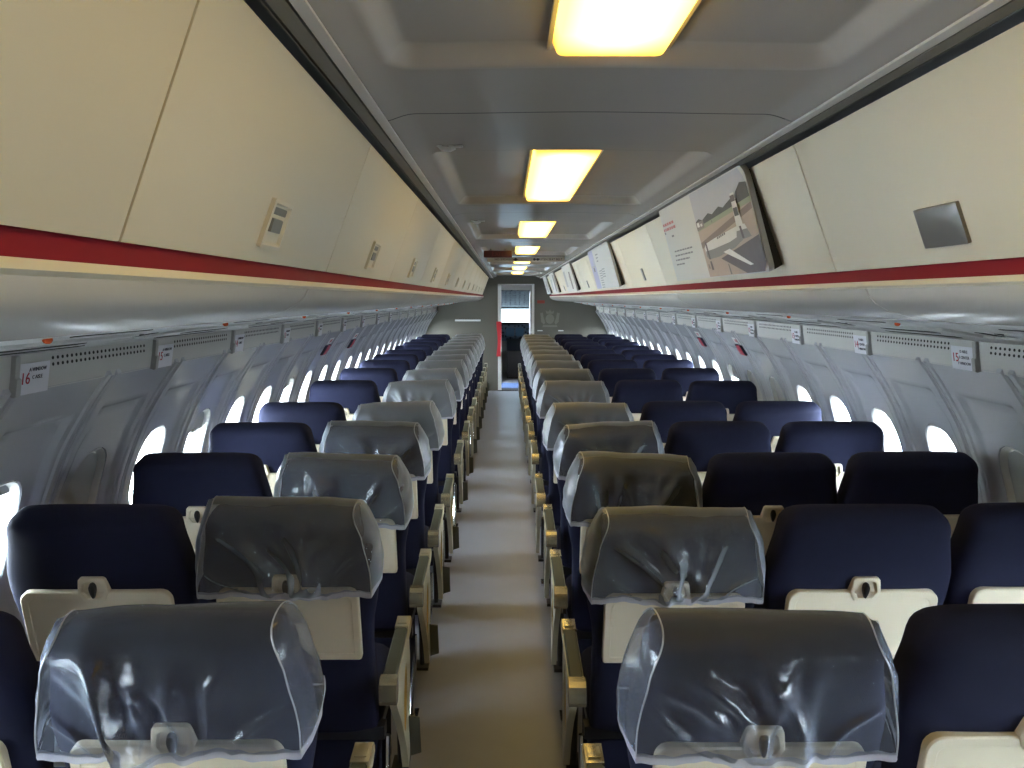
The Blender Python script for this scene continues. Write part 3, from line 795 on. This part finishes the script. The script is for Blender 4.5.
# emblem and signs on the bulkhead
em = MB(); cx, cz = .575, 1.245
def disc(cx_, cz_, rx, rz, nn=20, star=0):
    return [(cx_ + rx * (1 + star * math.cos(5 * 2 * pi * i / nn)) * math.cos(2 * pi * i / nn), cz_ + rz * (1 + star * math.cos(5 * 2 * pi * i / nn)) * math.sin(2 * pi * i / nn)) for i in range(nn)]
def epl(pts, y): em.plate([[(x, YB - .001, z) for (x, z) in pts], [(x, y, z) for (x, z) in pts]])
epl(disc(cx, cz, .075, .085), YB - .004)
for sx in (-1, 1):
    epl([(cx + sx * .08, cz - .06), (cx + sx * .10, cz - .10), (cx + sx * .15, cz - .05), (cx + sx * .16, cz + .05), (cx + sx * .17, cz + .10), (cx + sx * .12, cz + .11), (cx + sx * .11, cz + .03)][::sx], YB - .004)
epl([(cx - .06, cz + .09), (cx + .06, cz + .09), (cx + .075, cz + .15), (cx + .03, cz + .12), (cx, cz + .165), (cx - .03, cz + .12), (cx - .075, cz + .15)], YB - .004)
epl([(cx - .13, cz - .14), (cx + .13, cz - .14), (cx + .12, cz - .105), (cx - .12, cz - .105)], YB - .004)
tag(em.build('emblem', 'emblem', smooth=0), 'faint pale crest on the bulkhead right of the doorway', 'emblem')
sg = MB(); sg.box(.355, .485, YB - .012, YB - .001, 1.512, 1.565); tag(sg.build('red_sign', mat('dull_red_sign', (.30, .05, .03), .5), bevel=.003), 'small red sign on the bulkhead above the crest', 'sign')
hg = None
for (x0, x1, z0, lab) in ((.36, .45, 1.035, 'short pale strip beside the door frame on the bulkhead'), (.72, .81, 1.035, 'short pale strip below right of the crest')):
    sg = MB(); sg.box(x0, x1, YB - .012, YB - .001, z0, z0 + .018); tag(sg.build('wall_strip', 'white', bevel=.003), lab, 'wall strip', 'bulkhead strips')
sg = MB(); sg.box(-1.06, -.62, YB - .03, YB - .001, 1.205, 1.235); tag(sg.build('wall_ledge', 'white', bevel=.003), 'long pale ledge on the bulkhead left of the doorway', 'ledge')

M['glass2'] = M['glass'].copy(); M['glass2'].name = 'dimming_glass'; M['glass2'].node_tree.nodes['Transparent BSDF'].inputs[0].default_value = (.30, .34, .36, 1)  # windscreen tint added to cut the daylight in the cockpit
# vestibule: open entry door on the left lets daylight in
YV, YC = 15.7, 17.6
v = MB()
v.box(1.2, 1.26, YB + .04, YC, 0, 2.1); v.box(-1.26, -1.2, YB + .04, 14.7, 0, 2.1); v.box(-1.26, -1.2, 15.2, YC, 0, 2.1); v.box(-1.26, -1.2, 14.7, 15.2, 1.85, 2.1); v.box(-1.26, -1.2, 14.7, 15.2, 0, .9)
v.build('wall_vestibule', 'white', kind='structure', smooth=0)
v = MB(); v.box(-1.26, 1.26, YB + .04, YC, 1.98, 2.02); v.build('ceiling_vestibule', 'white', kind='structure', smooth=0)
v = MB(); v.box(-1.2, -.34, YV, YV + .05, 0, 2.0); v.box(.36, 1.2, YV, YV + .05, 0, 2.0); v.box(-.34, .36, YV, YV + .05, 1.86, 2.0); v.build('wall_cockpit', 'grey', kind='structure', smooth=0)
v = MB(); v.box(-1.2, 1.2, YC, YC + .05, 0, 1.09); v.box(-1.2, 1.2, YC, YC + .05, 1.37, 2.0); v.build('wall_nose', 'grey', kind='structure', smooth=0)
v = MB(); v.box(-1.2, 1.2, YC + .01, YC + .02, 1.09, 1.37); v.build('window_90', M['glass2'], kind='structure', smooth=0)
v = MB(); 
for x in (-.62, 0.62): v.box(x - .025, x + .025, YC - .01, YC + .03, 1.07, 1.39)
v.build('trim_90', 'grey', kind='structure', smooth=0)
def speck(name, c1, c2, scale):
    m, t, out = base_mat(name); p = t.nodes.new('ShaderNodeBsdfPrincipled'); tc = t.nodes.new('ShaderNodeTexCoord'); vo = t.nodes.new('ShaderNodeTexVoronoi'); vo.inputs['Scale'].default_value = scale
    t.links.new(tc.outputs['Object'], vo.inputs['Vector']); cr = t.nodes.new('ShaderNodeValToRGB'); cr.color_ramp.elements[0].position = .25; cr.color_ramp.elements[0].color = (*c1, 1); cr.color_ramp.elements[1].position = .45; cr.color_ramp.elements[1].color = (*c2, 1)
    t.links.new(vo.outputs['Distance'], cr.inputs[0]); t.links.new(cr.outputs[0], p.inputs['Base Color']); p.inputs['Roughness'].default_value = .4; t.links.new(p.outputs[0], out.inputs[0]); return m
M['speck'] = speck('switch_panel', (.012, .016, .02), (.11, .125, .135), 22)
M['gauge'] = speck('gauge_panel', (.02, .03, .05), (.12, .17, .24), 14)
mt_ = MB(); mt_.plate([[(x, y, z) for (x, y) in rrect(.33, .42, .02, 3, cx=0, cy=14.98)] for z in (.001, .010)])  # thin blue sheet painted in for sky light reflected on the vestibule floor
tag(mt_.build('floor_sky_patch', mat('blue_sky_sheen', (.10, .17, .38), .7, bump=.4, bscale=400)), 'blue patch painted as sky light on the floor beyond the doorway', 'floor patch')
mt_ = MB(); mt_.box(DX0 - .06, DX1 + .07, YB - .05, YB + .30, .0005, .012); mt_.build('trim_91', 'black', kind='structure', smooth=0)
oh = thing('overhead_switch_panel', 'grey overhead panel full of switches seen through the doorway', 'switch panel', (0, 16.2, 1.74))
m_ = MB(); m_.loft([[(-.45, 0, 0), (.45, 0, 0), (.45, 0, .05), (-.45, 0, .05)], [(-.45, 1.0, -.32), (.45, 1.0, -.32), (.45, 1.0, -.26), (-.45, 1.0, -.26)]]); m_.build('panel', 'speck', oh, smooth=0)
m_ = MB(); rr_ = random.Random(2)
for i in range(9):
    for j in range(6):
        x, y = -.38 + .095 * i, .1 + .15 * j; z = -.32 * y
        m_.tube([(x, y, z + .002), (x, y - .004, z - .012)], .008, 6)
m_.build('knob', 'knob', oh, smooth=0)['kind'] = 'stuff'
ip = thing('instrument_panel', 'bluish instrument panel below the bright windscreen', 'instrument panel', (0, 17.1, 0))
m_ = MB(); m_.loft([[(-.9, .30, .70), (.9, .30, .70), (.9, .45, .70), (-.9, .45, .70)], [(-.9, .22, 1.06), (.9, .22, 1.06), (.9, .45, 1.06), (-.9, .45, 1.06)]]); m_.build('panel', 'gauge', ip, smooth=0)
m_ = MB(); m_.loft([[(-.92, .10, 1.06), (.92, .10, 1.06), (.92, .46, 1.04), (-.92, .46, 1.04)], [(-.9, .13, 1.10), (.9, .13, 1.10), (.9, .46, 1.075), (-.9, .46, 1.075)]]); m_.build('glareshield', 'dark', ip, smooth=0)
M['screen'] = mat('screen_glass', (.10, .2, .32), .15)
for x in (-.62, -.40, -.1, .1, .40, .62): m_ = MB(); m_.box(x - .085, x + .085, .20, .24, .80, .98); m_.build('screen', 'screen', ip, smooth=0)
pd = MB(); pd.loft([[(-.17, 16.35, 0.0), (.17, 16.35, 0.0), (.17, 17.35, 0.0), (-.17, 17.35, 0.0)], [(-.17, 16.40, .55), (.17, 16.40, .55), (.17, 17.35, .75), (-.17, 17.35, .75)]])
tag(pd.build('centre_pedestal', 'dark', bevel=.01), 'dark centre pedestal between the pilot seats', 'pedestal')
for x, nm in ((-.52, 'dark pilot seat left of the pedestal'), (.52, 'dark pilot seat right of the pedestal')):
    t = thing('pilot_seat', nm, 'seat', (x, 16.5, 0), 'pilot seats')
    m_ = MB(); m_.box(-.22, .22, -.05, .06, .35, 1.12); m_.build('backrest', 'navy2', t, bevel=.03)
    m_ = MB(); m_.box(-.23, .23, .0, .45, .30, .44); m_.build('cushion', 'navy2', t, bevel=.03)
    m_ = MB(); m_.box(-.08, .08, .1, .35, 0, .30); m_.build('base', 'dark', t)

# ------------------------------------------------------------------ seats
TH = math.atan2(.15, .684); UP = Vector((0, -math.sin(TH), math.cos(TH))); FW = Vector((0, math.cos(TH), math.sin(TH)))
HB = Vector((0, .15, .36)); LB = .70
def bp(x, s, t): p = HB + UP * s + FW * t; return (x, p.y, p.z)
def se(n, p):
    out = []
    for i in range(n):
        a = 2 * pi * i / n; c, s_ = math.cos(a), math.sin(a)
        out.append((math.copysign(abs(c) ** (2 / p), c), math.copysign(abs(s_) ** (2 / p), s_)))
    return out
SEC = se(44, 4.6)
def back_hw(s):
    Wd = .226 + .024 * sm(.30, .46, s) - .024 * sm(LB - .21, LB - .05, s)
    rc = .062
    if s > LB - rc: Wd = Wd - rc * (1 - math.sqrt(max(0, 1 - ((s - (LB - rc)) / rc) ** 2)))
    return Wd
def back_mesh():
    mb = MB(); rings = []
    ss = [0, .02, .05, .1, .16, .22, .28, .34, .40, .44, .48, .52, .56, .60] + [LB - .10 + .1 * math.sin(pi / 2 * i / 10) for i in range(1, 11)]
    for s in ss:
        tk = .050 + .012 * sm(.44, .54, s)
        rt = .045; f = 1.0
        if s > LB - rt: f = math.sqrt(max(0.0, 1 - ((s - (LB - rt)) / rt) ** 2))
        if s < .03: f = .75 + .25 * s / .03
        hw = back_hw(s); tt = tk * max(f, .04); 
        if s > LB - .002: hw -= .004
        rings.append([bp(hw * x, s, tt * y) for (x, y) in SEC])
    mb.loft(rings); return mb
def cushion_mesh():
    mb = MB(); rings = []
    S2 = se(32, 5)
    for (z, f) in ((.315, .92), (.325, .98), (.35, 1), (.395, 1), (.42, .98), (.432, .93), (.436, .80)):
        rings.append([(.228 * f * x, .355 + .205 * f * y, z) for (x, y) in S2])
    mb.loft(rings); return mb
def rear_plate(outline2d, t_list, insets, mb, mi=0, mis=None):
    """outline2d function(inset)->[(x,s)], stacked outward (t more negative)"""
    mb.plate([[bp(x, s, t) for (x, s) in outline2d(i)] for t, i in zip(t_list, insets)], mi, mis)
TS0, TS1 = .262, .482
def tray_mesh():
    mb = MB(); cs, hh = (TS0 + TS1) / 2, (TS1 - TS0) / 2
    def ol(i): return rrect(.203 - i, hh - i, max(.010 - i * .3, .003), 5, rt=max(.032 - i * .6, .006), cx=0, cy=cs)
    rear_plate(ol, [-.050, -.066, -.069, -.069, -.0675, -.0675], [0, 0, .003, .020, .022, .03], mb); return mb
def latch_mesh():
    mb = MB()
    def ol(i):
        p = [(.029 - i, TS1 - .026 + i), (.041 - i, TS1 + .002), (.037 - i, TS1 + .028 - i * .8)]
        for k in range(1, 5): a = pi / 2 * k / 5; p.append((.024 + (.012) * math.cos(a) - i, TS1 + .034 + .010 * math.sin(a) - i))
        q = p + [(-x, s) for (x, s) in reversed(p)]; return q
    rear_plate(ol, [-.045, -.0715, -.0735, -.0735, -.066], [0, 0, .003, .010, .013], mb); return mb
def latchknob_mesh():
    mb = MB(); rings = []
    for (t, f) in ((-.060, .9), (-.072, 1), (-.078, .85), (-.080, .4)):
        r = []
        for i in range(20):
            a = 2 * pi * i / 20; y = math.sin(a); x = math.cos(a) * (.70 + .30 * y)
            r.append(bp(.0125 * f * x, TS1 + .006 + .024 * f * y, t))
        rings.append(r)
    mb.loft(rings); return mb
def frame_mesh():
    mb = MB(); mb.box(-.235, .235, .20, .25, .275, .315); mb.box(-.235, .235, .46, .50, .275, .315)
    mb.box(-.22, -.20, .2, .5, .28, .31); mb.box(.20, .22, .2, .5, .28, .31); return mb
def light_block_mesh():  # block added under the cushion to stop light and stripe the aisle floor
    mb = MB(); rings = []
    for (z, f) in ((.075, .94), (.085, 1), (.27, 1), (.276, .97)):
        rings.append([(x * .218 * f, .345 + .155 * f * y, z) for (x, y) in se(32, 9)])
    mb.loft(rings); return mb
def leg_mesh(x, front):
    mb = MB()
    if front: mb.tube([(x, .48, .28), (x, .52, .14), (x, .53, .012)], .013, 10)
    else: mb.tube([(x, .22, .28), (x, .19, .14), (x, .10, .012)], .014, 10)
    yb = .53 if front else .10
    mb.box(x - .03, x + .03, yb - .04, yb + .04, 0, .014); return mb
AX = .274
def arm_top(y): return .520 + .045 * (y - .03) / .40
def arm_mesh(sx):
    """aisle-side arm frame: long top bar and a tapering side panel with an oval slot"""
    mb = MB(); x0, x1 = sorted((sx * (AX - .024), sx * (AX + .024)))
    pr = [(.065, arm_top(.065) - .030), (.40, arm_top(.40) - .034), (.43, arm_top(.43) - .022), (.43, arm_top(.43) - .006), (.065, arm_top(.065) - .006)]
    mb.loft([[(x, y, z) for (y, z) in (pr if True else pr)] for x in (x0, x1)])
    # side panel with slot
    xs0, xs1 = sorted((sx * (AX - .004), sx * (AX + .018)))
    out = [(.07, arm_top(.07) - .02), (.39, arm_top(.39) - .02), (.42, .44), (.40, .25), (.385, .12), (.35, .10), (.30, .20), (.20, .33), (.10, .43)]
    c = (.30, .36); inn = []
    import itertools
    def ray_in(p):
        d = Vector((p[0] - c[0], p[1] - c[1])); a = math.atan2(d.y, d.x)
        return (c[0] + .040 * math.cos(a) + .015 * math.sin(a), c[1] + .105 * math.sin(a))
    # resample outline
    o2 = []
    for i in range(len(out)):
        a, b2 = out[i], out[(i + 1) % len(out)]
        for k in range(4): o2.append((a[0] + (b2[0] - a[0]) * k / 4, a[1] + (b2[1] - a[1]) * k / 4))
    inn = [ray_in(p) for p in o2]; n = len(o2)
    vs = [(x, *p) for x in (xs0, xs1) for p in o2] + [(x, *p) for x in (xs0, xs1) for p in inn]
    fs = []
    for i in range(n):
        j = (i + 1) % n
        fs += [(i, j, n + j, n + i), (2 * n + j, 2 * n + i, 3 * n + i, 3 * n + j), (j, i, 2 * n + i, 2 * n + j), (n + i, n + j, 3 * n + j, 3 * n + i)]
    mb.add(vs, fs); 
    # amber lining
    lin = [(c[0] + (p[0] - c[0]) * .98, c[1] + (p[1] - c[1]) * .98) for p in inn]
    mb.add([(x, *p) for x in (xs0 + .002, xs1 - .002) for p in lin], [(i, (i + 1) % n, n + (i + 1) % n, n + i) for i in range(n)], 1)
    return mb
def arm_pad_mesh(sx):
    mb = MB(); x0, x1 = sx * AX - .021, sx * AX + .021
    rings = []
    for y in (.085, .09, .34, .345):
        e = .003 if y in (.085, .345) else 0; z = arm_top(y)
        rings.append([(x0 + e, y, z - .008), (x1 - e, y, z - .008), (x1 - e, y, z + .006 - e), (x1 - .005, y, z + .011 - e), (x0 + .005, y, z + .011 - e), (x0 + e, y, z + .006 - e)])
    mb.loft(rings); return mb
def arm_lid_mesh(sx):
    mb = MB(); x0, x1 = sx * AX - .023, sx * AX + .023; rings = []
    for y in (.350, .353, .418, .430):
        z = arm_top(y) - (.010 if y > .425 else 0); rings.append([(x0, y, z - .014), (x1, y, z - .014), (x1, y, z + .009), (x0, y, z + .009)])
    mb.loft(rings)
    z = arm_top(.385); mb.box(x0 + .007, x1 - .007, .362, .408, z + .008, z + .012); return mb
def arm_cap_mesh(sx):
    mb = MB(); x0, x1 = sx * AX - .026, sx * AX + .026; z = arm_top(.06)
    prof = [(.082, z + .012), (.055, z + .010), (.050, z + .002), (.040, z - .001), (.034, z - .018), (.033, z - .045), (.042, z - .060), (.075, z - .062), (.085, z - .03)]
    mb.loft([[(x, y, zz) for (y, zz) in prof] for x in (x0, x1)]); return mb
def plate_mesh(sx):
    mb = MB(); x0, x1 = sorted((sx * (AX - .01), sx * (AX + .055)))
    mb.loft([[(x0, .40, .10), (x1, .40, .12), (x1, .405, .12), (x0, .405, .10)], [(x0, .36, .27), (x1, .36, .26), (x1, .365, .26), (x0, .365, .27)]]); return mb
def mid_arm_mesh(sx):
    mb = MB(); x0, x1 = sx * .255 - .02, sx * .255 + .02; rings = []
    for y in (.10, .11, .40, .42):
        e = .004 if y in (.10, .42) else 0; z = arm_top(y) - .01
        rings.append([(x0 + e, y, z - .03), (x1 - e, y, z - .03), (x1 - e, y, z + .006 - e), (x1 - .006, y, z + .011 - e), (x0 + .006, y, z + .011 - e), (x0 + e, y, z + .006 - e)])
    mb.loft(rings); return mb

def make_seat(kind):
    """kind: 'plain' (middle/window), 'aisleL' (arm on its right), 'aisleR' (arm on its left)"""
    t = thing('airplane_seat', '', 'airplane seat')
    if not hasattr(make_seat, 'm'):
        make_seat.m = True
        make_seat.back = back_mesh().build('backrest', 'navy', smooth=50); make_seat.tray = tray_mesh().build('tray_table', 'beige', smooth=30)
        make_seat.latch = latch_mesh().build('latch', 'beige', smooth=30); make_seat.knob = latchknob_mesh().build('latch_knob', 'knob'); make_seat.cush = cushion_mesh().build('cushion', 'navy2', smooth=50)
        make_seat.box = light_block_mesh().build('underseat_light_block', 'navy2', smooth=40); make_seat.frame = frame_mesh().build('seat_frame', 'dark', smooth=0)
        for o in (make_seat.back, make_seat.tray, make_seat.latch, make_seat.knob, make_seat.cush, make_seat.box, make_seat.frame): COL.objects.unlink(o)
    def inst(o, par): c = bpy.data.objects.new(o.name.split('.')[0], o.data); COL.objects.link(c); c.parent = par; return c
    inst(make_seat.back, t)
    tr = inst(make_seat.tray, t); la = inst(make_seat.latch, t); inst(make_seat.knob, la); inst(make_seat.cush, t); inst(make_seat.box, t); inst(make_seat.frame, t)
    if kind == 'plain':
        pass
    else:
        sx = 1 if kind == 'aisleL' else -1
        a = arm_mesh(sx).build('armrest', ['beige2', 'slot'], t, smooth=25)
        arm_pad_mesh(sx).build('pad', 'pad', a, smooth=30); arm_lid_mesh(sx).build('ashtray_lid', 'lid', a, smooth=20, bevel=.0015); arm_cap_mesh(sx).build('end_cap', 'cap', a, smooth=30)
        leg_mesh(sx * .24, False).build('leg', 'chrome', t); leg_mesh(sx * .24, True).build('leg', 'dark', t)
        if sx > 0: plate_mesh(sx).build('kick_plate', 'olive', t, smooth=0)
    return t

# plastic film covers -------------------------------------------------
def cover_mesh(seed):
    """a fitted film bag: rear panel rolled over the top to the front, with an end panel sewn along each side"""
    r = random.Random(seed)
    s0 = LB - r.uniform(.220, .236)
    cxl = r.uniform(-.05, .05); folds = []
    for i in range(r.randint(7, 10)):
        xt = r.uniform(-.19, .19)
        folds.append((cxl + xt * .30 + r.uniform(-.03, .03), s0 + r.uniform(.0, .04), xt * .9 + r.uniform(-.05, .05), LB - r.uniform(.02, .08), r.uniform(.010, .020), r.uniform(.010, .019)))
    for sx in (-1, 1): folds.append((sx * r.uniform(.10, .16), s0 + .02, sx * .215, s0 + r.uniform(.08, .15), .009, .008))
    sag = r.uniform(-.010, .010); off = Vector((seed * 3.1, seed * 1.7, 0))
    # profile (s, t): rear hem -> over the top -> front hem
    prof = []
    NR = 34; NA = 14; NF = 10
    for i in range(NR): q = i / NR; prof.append((s0 + (LB - .062 - s0) * q, -.088 + .016 * sm(0, .7, q) + .004 * sm(.7, 1, q)))
    for i in range(NA + 1):
        a = pi * i / NA; prof.append((LB - .062 + .072 * math.sin(a) ** .8, -.068 * math.cos(a)))
    for i in range(1, NF + 1): q = i / NF; prof.append((LB - .062 + (s0 + .03 - LB + .062) * q, .068 + .002 * q))
    prof_n = len(prof)
    def halfw(sv, tv):
        q = (LB + .008 - sv)
        w_ = .183 + .024 * sm(0, .075, q) + .022 * sm(.05, .20, q)
        return w_ + .010 * sm(-.07, .07, tv)
    # normals of the profile
    nrm = []
    for i in range(prof_n):
        a = prof[max(i - 1, 0)]; b = prof[min(i + 1, prof_n - 1)]; d = (b[0] - a[0], b[1] - a[1]); l = math.hypot(*d) or 1
        nrm.append((d[1] / l, -d[0] / l))
    NX = 84
    def fold(x, sv):
        d = 0
        for (x1, s1, x2, s2, wd, am) in folds:
            t = (sv - s1) / (s2 - s1)
            if -.3 < t < 1.25:
                xc = x1 + (x2 - x1) * t + .015 * math.sin(t * 4 + x1 * 30); env = sm(-.3, .05, t) * (1 - sm(.70, 1.2, t))
                d += am * env * math.exp(-((x - xc) / (wd * (1 + .5 * t))) ** 2)
        return d
    grid = []
    for i, (sv, tv) in enumerate(prof):
        row = []
        hw = halfw(sv, tv)
        for k in range(NX + 1):
            u = -1 + 2 * k / NX; x = hw * u
            edge = 1 - abs(u) ** 10
            rear = 1 if tv < -.03 else 0
            d = (fold(x, sv) if rear else 0) * edge
            d += edge * (.005 * noise.noise(Vector((x * 8, sv * 8, 2 * rear)) + off) + .0012 * noise.noise(Vector((x * 20, sv * 14, rear)) + off))
            up_ = sm(LB - .08, LB + .01, sv)
            ds = (sag * u + .004 * (1 - u * u)) * up_ + .004 * math.sin(x * 40 + seed) * (1 - sm(s0, s0 + .05, sv))
            row.append(bp(x, sv + nrm[i][0] * d + ds, tv + nrm[i][1] * d))
        grid.append(row)
    mb = MB(); n = NX + 1
    vs = [p for row in grid for p in row]
    mb.add(vs, [(i * n + k, i * n + k + 1, (i + 1) * n + k + 1, (i + 1) * n + k) for i in range(prof_n - 1) for k in range(NX)])
    # end panels: strips between the rear half and the front half of the edge
    seams = []
    half = NR + NA // 2
    for sx, k in ((-1, 0), (1, NX)):
        edge = [grid[i][k] for i in range(prof_n)]
        rearp = [edge[i] for i in range(half + 1)]
        M_ = 9; cols = []
        frontfull = [edge[i] for i in range(half, prof_n)][::-1]
        def samp(L, q):
            f = q * (len(L) - 1); a = int(min(f, len(L) - 2)); return Vector(L[a]).lerp(Vector(L[a + 1]), f - a)
        NQ = 24; pv = []
        for a in range(NQ + 1):
            q = a / NQ; A = samp(rearp, q); B = samp(frontfull, q)
            for c in range(M_ + 1):
                h = c / M_; p = A.lerp(B, h)
                p.x += sx * (math.sin(pi * h) * (.013 + .013 * math.sin(pi * min(1, q * 1.02))) + .006 * math.sin(pi * h) * noise.noise(Vector((q * 6, h * 4, sx * 3)) + off))
                pv.append(tuple(p))
        m_ = M_ + 1
        fs = [(a * m_ + c, a * m_ + c + 1, (a + 1) * m_ + c + 1, (a + 1) * m_ + c) for a in range(NQ) for c in range(M_)]
        mb.add(pv, fs if sx > 0 else [f[::-1] for f in fs])
        q = MB(); q.tube([tuple(Vector(p) + Vector((sx * .001, 0, 0))) for p in edge[1:half + 6]], .0014, 6); seams.append(q)
        if sx < 0: gl_ = [pv[c] for c in range(m_)]
        else: gr_ = [pv[c] for c in range(m_)]
    # hem band all the way round the bottom
    loop = [grid[0][k] for k in range(n)] + gr_[1:-1] + [grid[-1][k] for k in range(NX, -1, -1)] + gl_[-2:0:-1]
    cy = sum(p[1] for p in loop) / len(loop)
    def grow(k, dz, wv):
        out = []
        for i, p in enumerate(loop):
            out.append((p[0] * (1 + k * .7), cy + (p[1] - cy) * (1 + k * 2.2), p[2] + dz + wv * math.sin(i * .9) + wv * math.sin(i * .37 + seed)))
        return out
    hem = MB(); hem.loft([grow(.006, -.005, .001), grow(.014, 0, .001), grow(.012, .006, .001), grow(.004, .013, .0015)], cap=False)
    return mb, hem, seams
covers = []
def make_cover(seed, fm_='film'):
    t = thing('plastic_seat_cover', '', 'seat cover')
    a, h, s_ = cover_mesh(seed)
    a.build('film', fm_, t, smooth=60); h.build('hem', 'hem', t, smooth=60); [q.build('seam', 'seam', t, smooth=60) for q in s_]
    return t

ROWY = [1.41, 2.154, 2.898, 3.642, 4.376, 5.532, 6.507, 7.40, 8.146, 8.89, 9.69, 10.45, 11.20, 11.96, 12.71]
SX = {'LW': -1.272, 'LA': -.762, 'RA': .290, 'RM': .795, 'RW': 1.302}
proto = {}; cproto = {}
DZ = {('LA', 0): .010, ('LA', 1): .026, ('LA', 3): .006, ('RA', 1): -.006, ('LW', 1): .0, ('RA', 4): -.004}
DX = {('RA', 3): .006, ('RA', 4): -.008, ('LA', 0): .006, ('LA', 1): .006}
for r_i, y in enumerate(ROWY):
    for pos in ('LW', 'LA', 'RA', 'RM', 'RW'):
        if pos == 'RW' and r_i == 0: continue
        kind = {'LA': 'aisleL', 'RA': 'aisleR'}.get(pos, 'plain')
        rd = random.Random(r_i * 17 + ord(pos[0]) * 3 + ord(pos[1]))
        loc = (SX[pos] + rd.uniform(-.002, .002) + DX.get((pos, r_i), 0), y + rd.uniform(-.012, .012), 0)
        o_ = ORD[r_i]
        lab = {'LW': 'bare navy window seat on the two-seat side, %s row from the camera', 'LA': 'plastic-covered navy aisle seat on the two-seat side, %s row from the camera',
               'RA': 'plastic-covered navy aisle seat on the three-seat side, %s row from the camera', 'RM': 'bare navy middle seat on the three-seat side, %s row from the camera',
               'RW': 'bare navy window seat on the three-seat side, %s row from the camera'}[pos] % o_
        grp = {'LW': 'bare navy window seats on the left', 'LA': 'covered seats left of the aisle', 'RA': 'covered seats right of the aisle', 'RM': 'bare navy middle seats', 'RW': 'bare navy window seats on the right'}[pos]
        dz = DZ.get((pos, r_i), 0) + rd.uniform(-.003, .003) - (.015 if pos in ('LA', 'RA') else 0)
        if kind not in proto: proto[kind] = make_seat(kind); st_ = proto[kind]; st_.location = loc; st_['label'] = lab; st_['group'] = grp
        else: st_ = dup(proto[kind], loc, lab, grp)
        st_.scale = (.94 if pos in ('LA', 'RA') else 1, 1, 1 + dz / 1.04)
        if pos in ('LA', 'RA'):
            sd = (r_i * 2 + (pos == 'RA')) if r_i < 4 else 100 + (r_i * 5 + (pos == 'RA') * 3) % 5
            cl = 'clear plastic cover over aisle headrest on the %s-seat side, %s row from the camera' % ('two' if pos == 'LA' else 'three', o_)
            cg = 'plastic seat covers'
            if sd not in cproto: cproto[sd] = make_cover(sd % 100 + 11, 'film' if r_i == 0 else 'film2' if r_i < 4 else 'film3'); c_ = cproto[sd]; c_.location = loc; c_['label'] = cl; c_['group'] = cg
            else: c_ = dup(cproto[sd], loc, cl, cg)
            c_.scale = (1, 1, st_.scale[2])
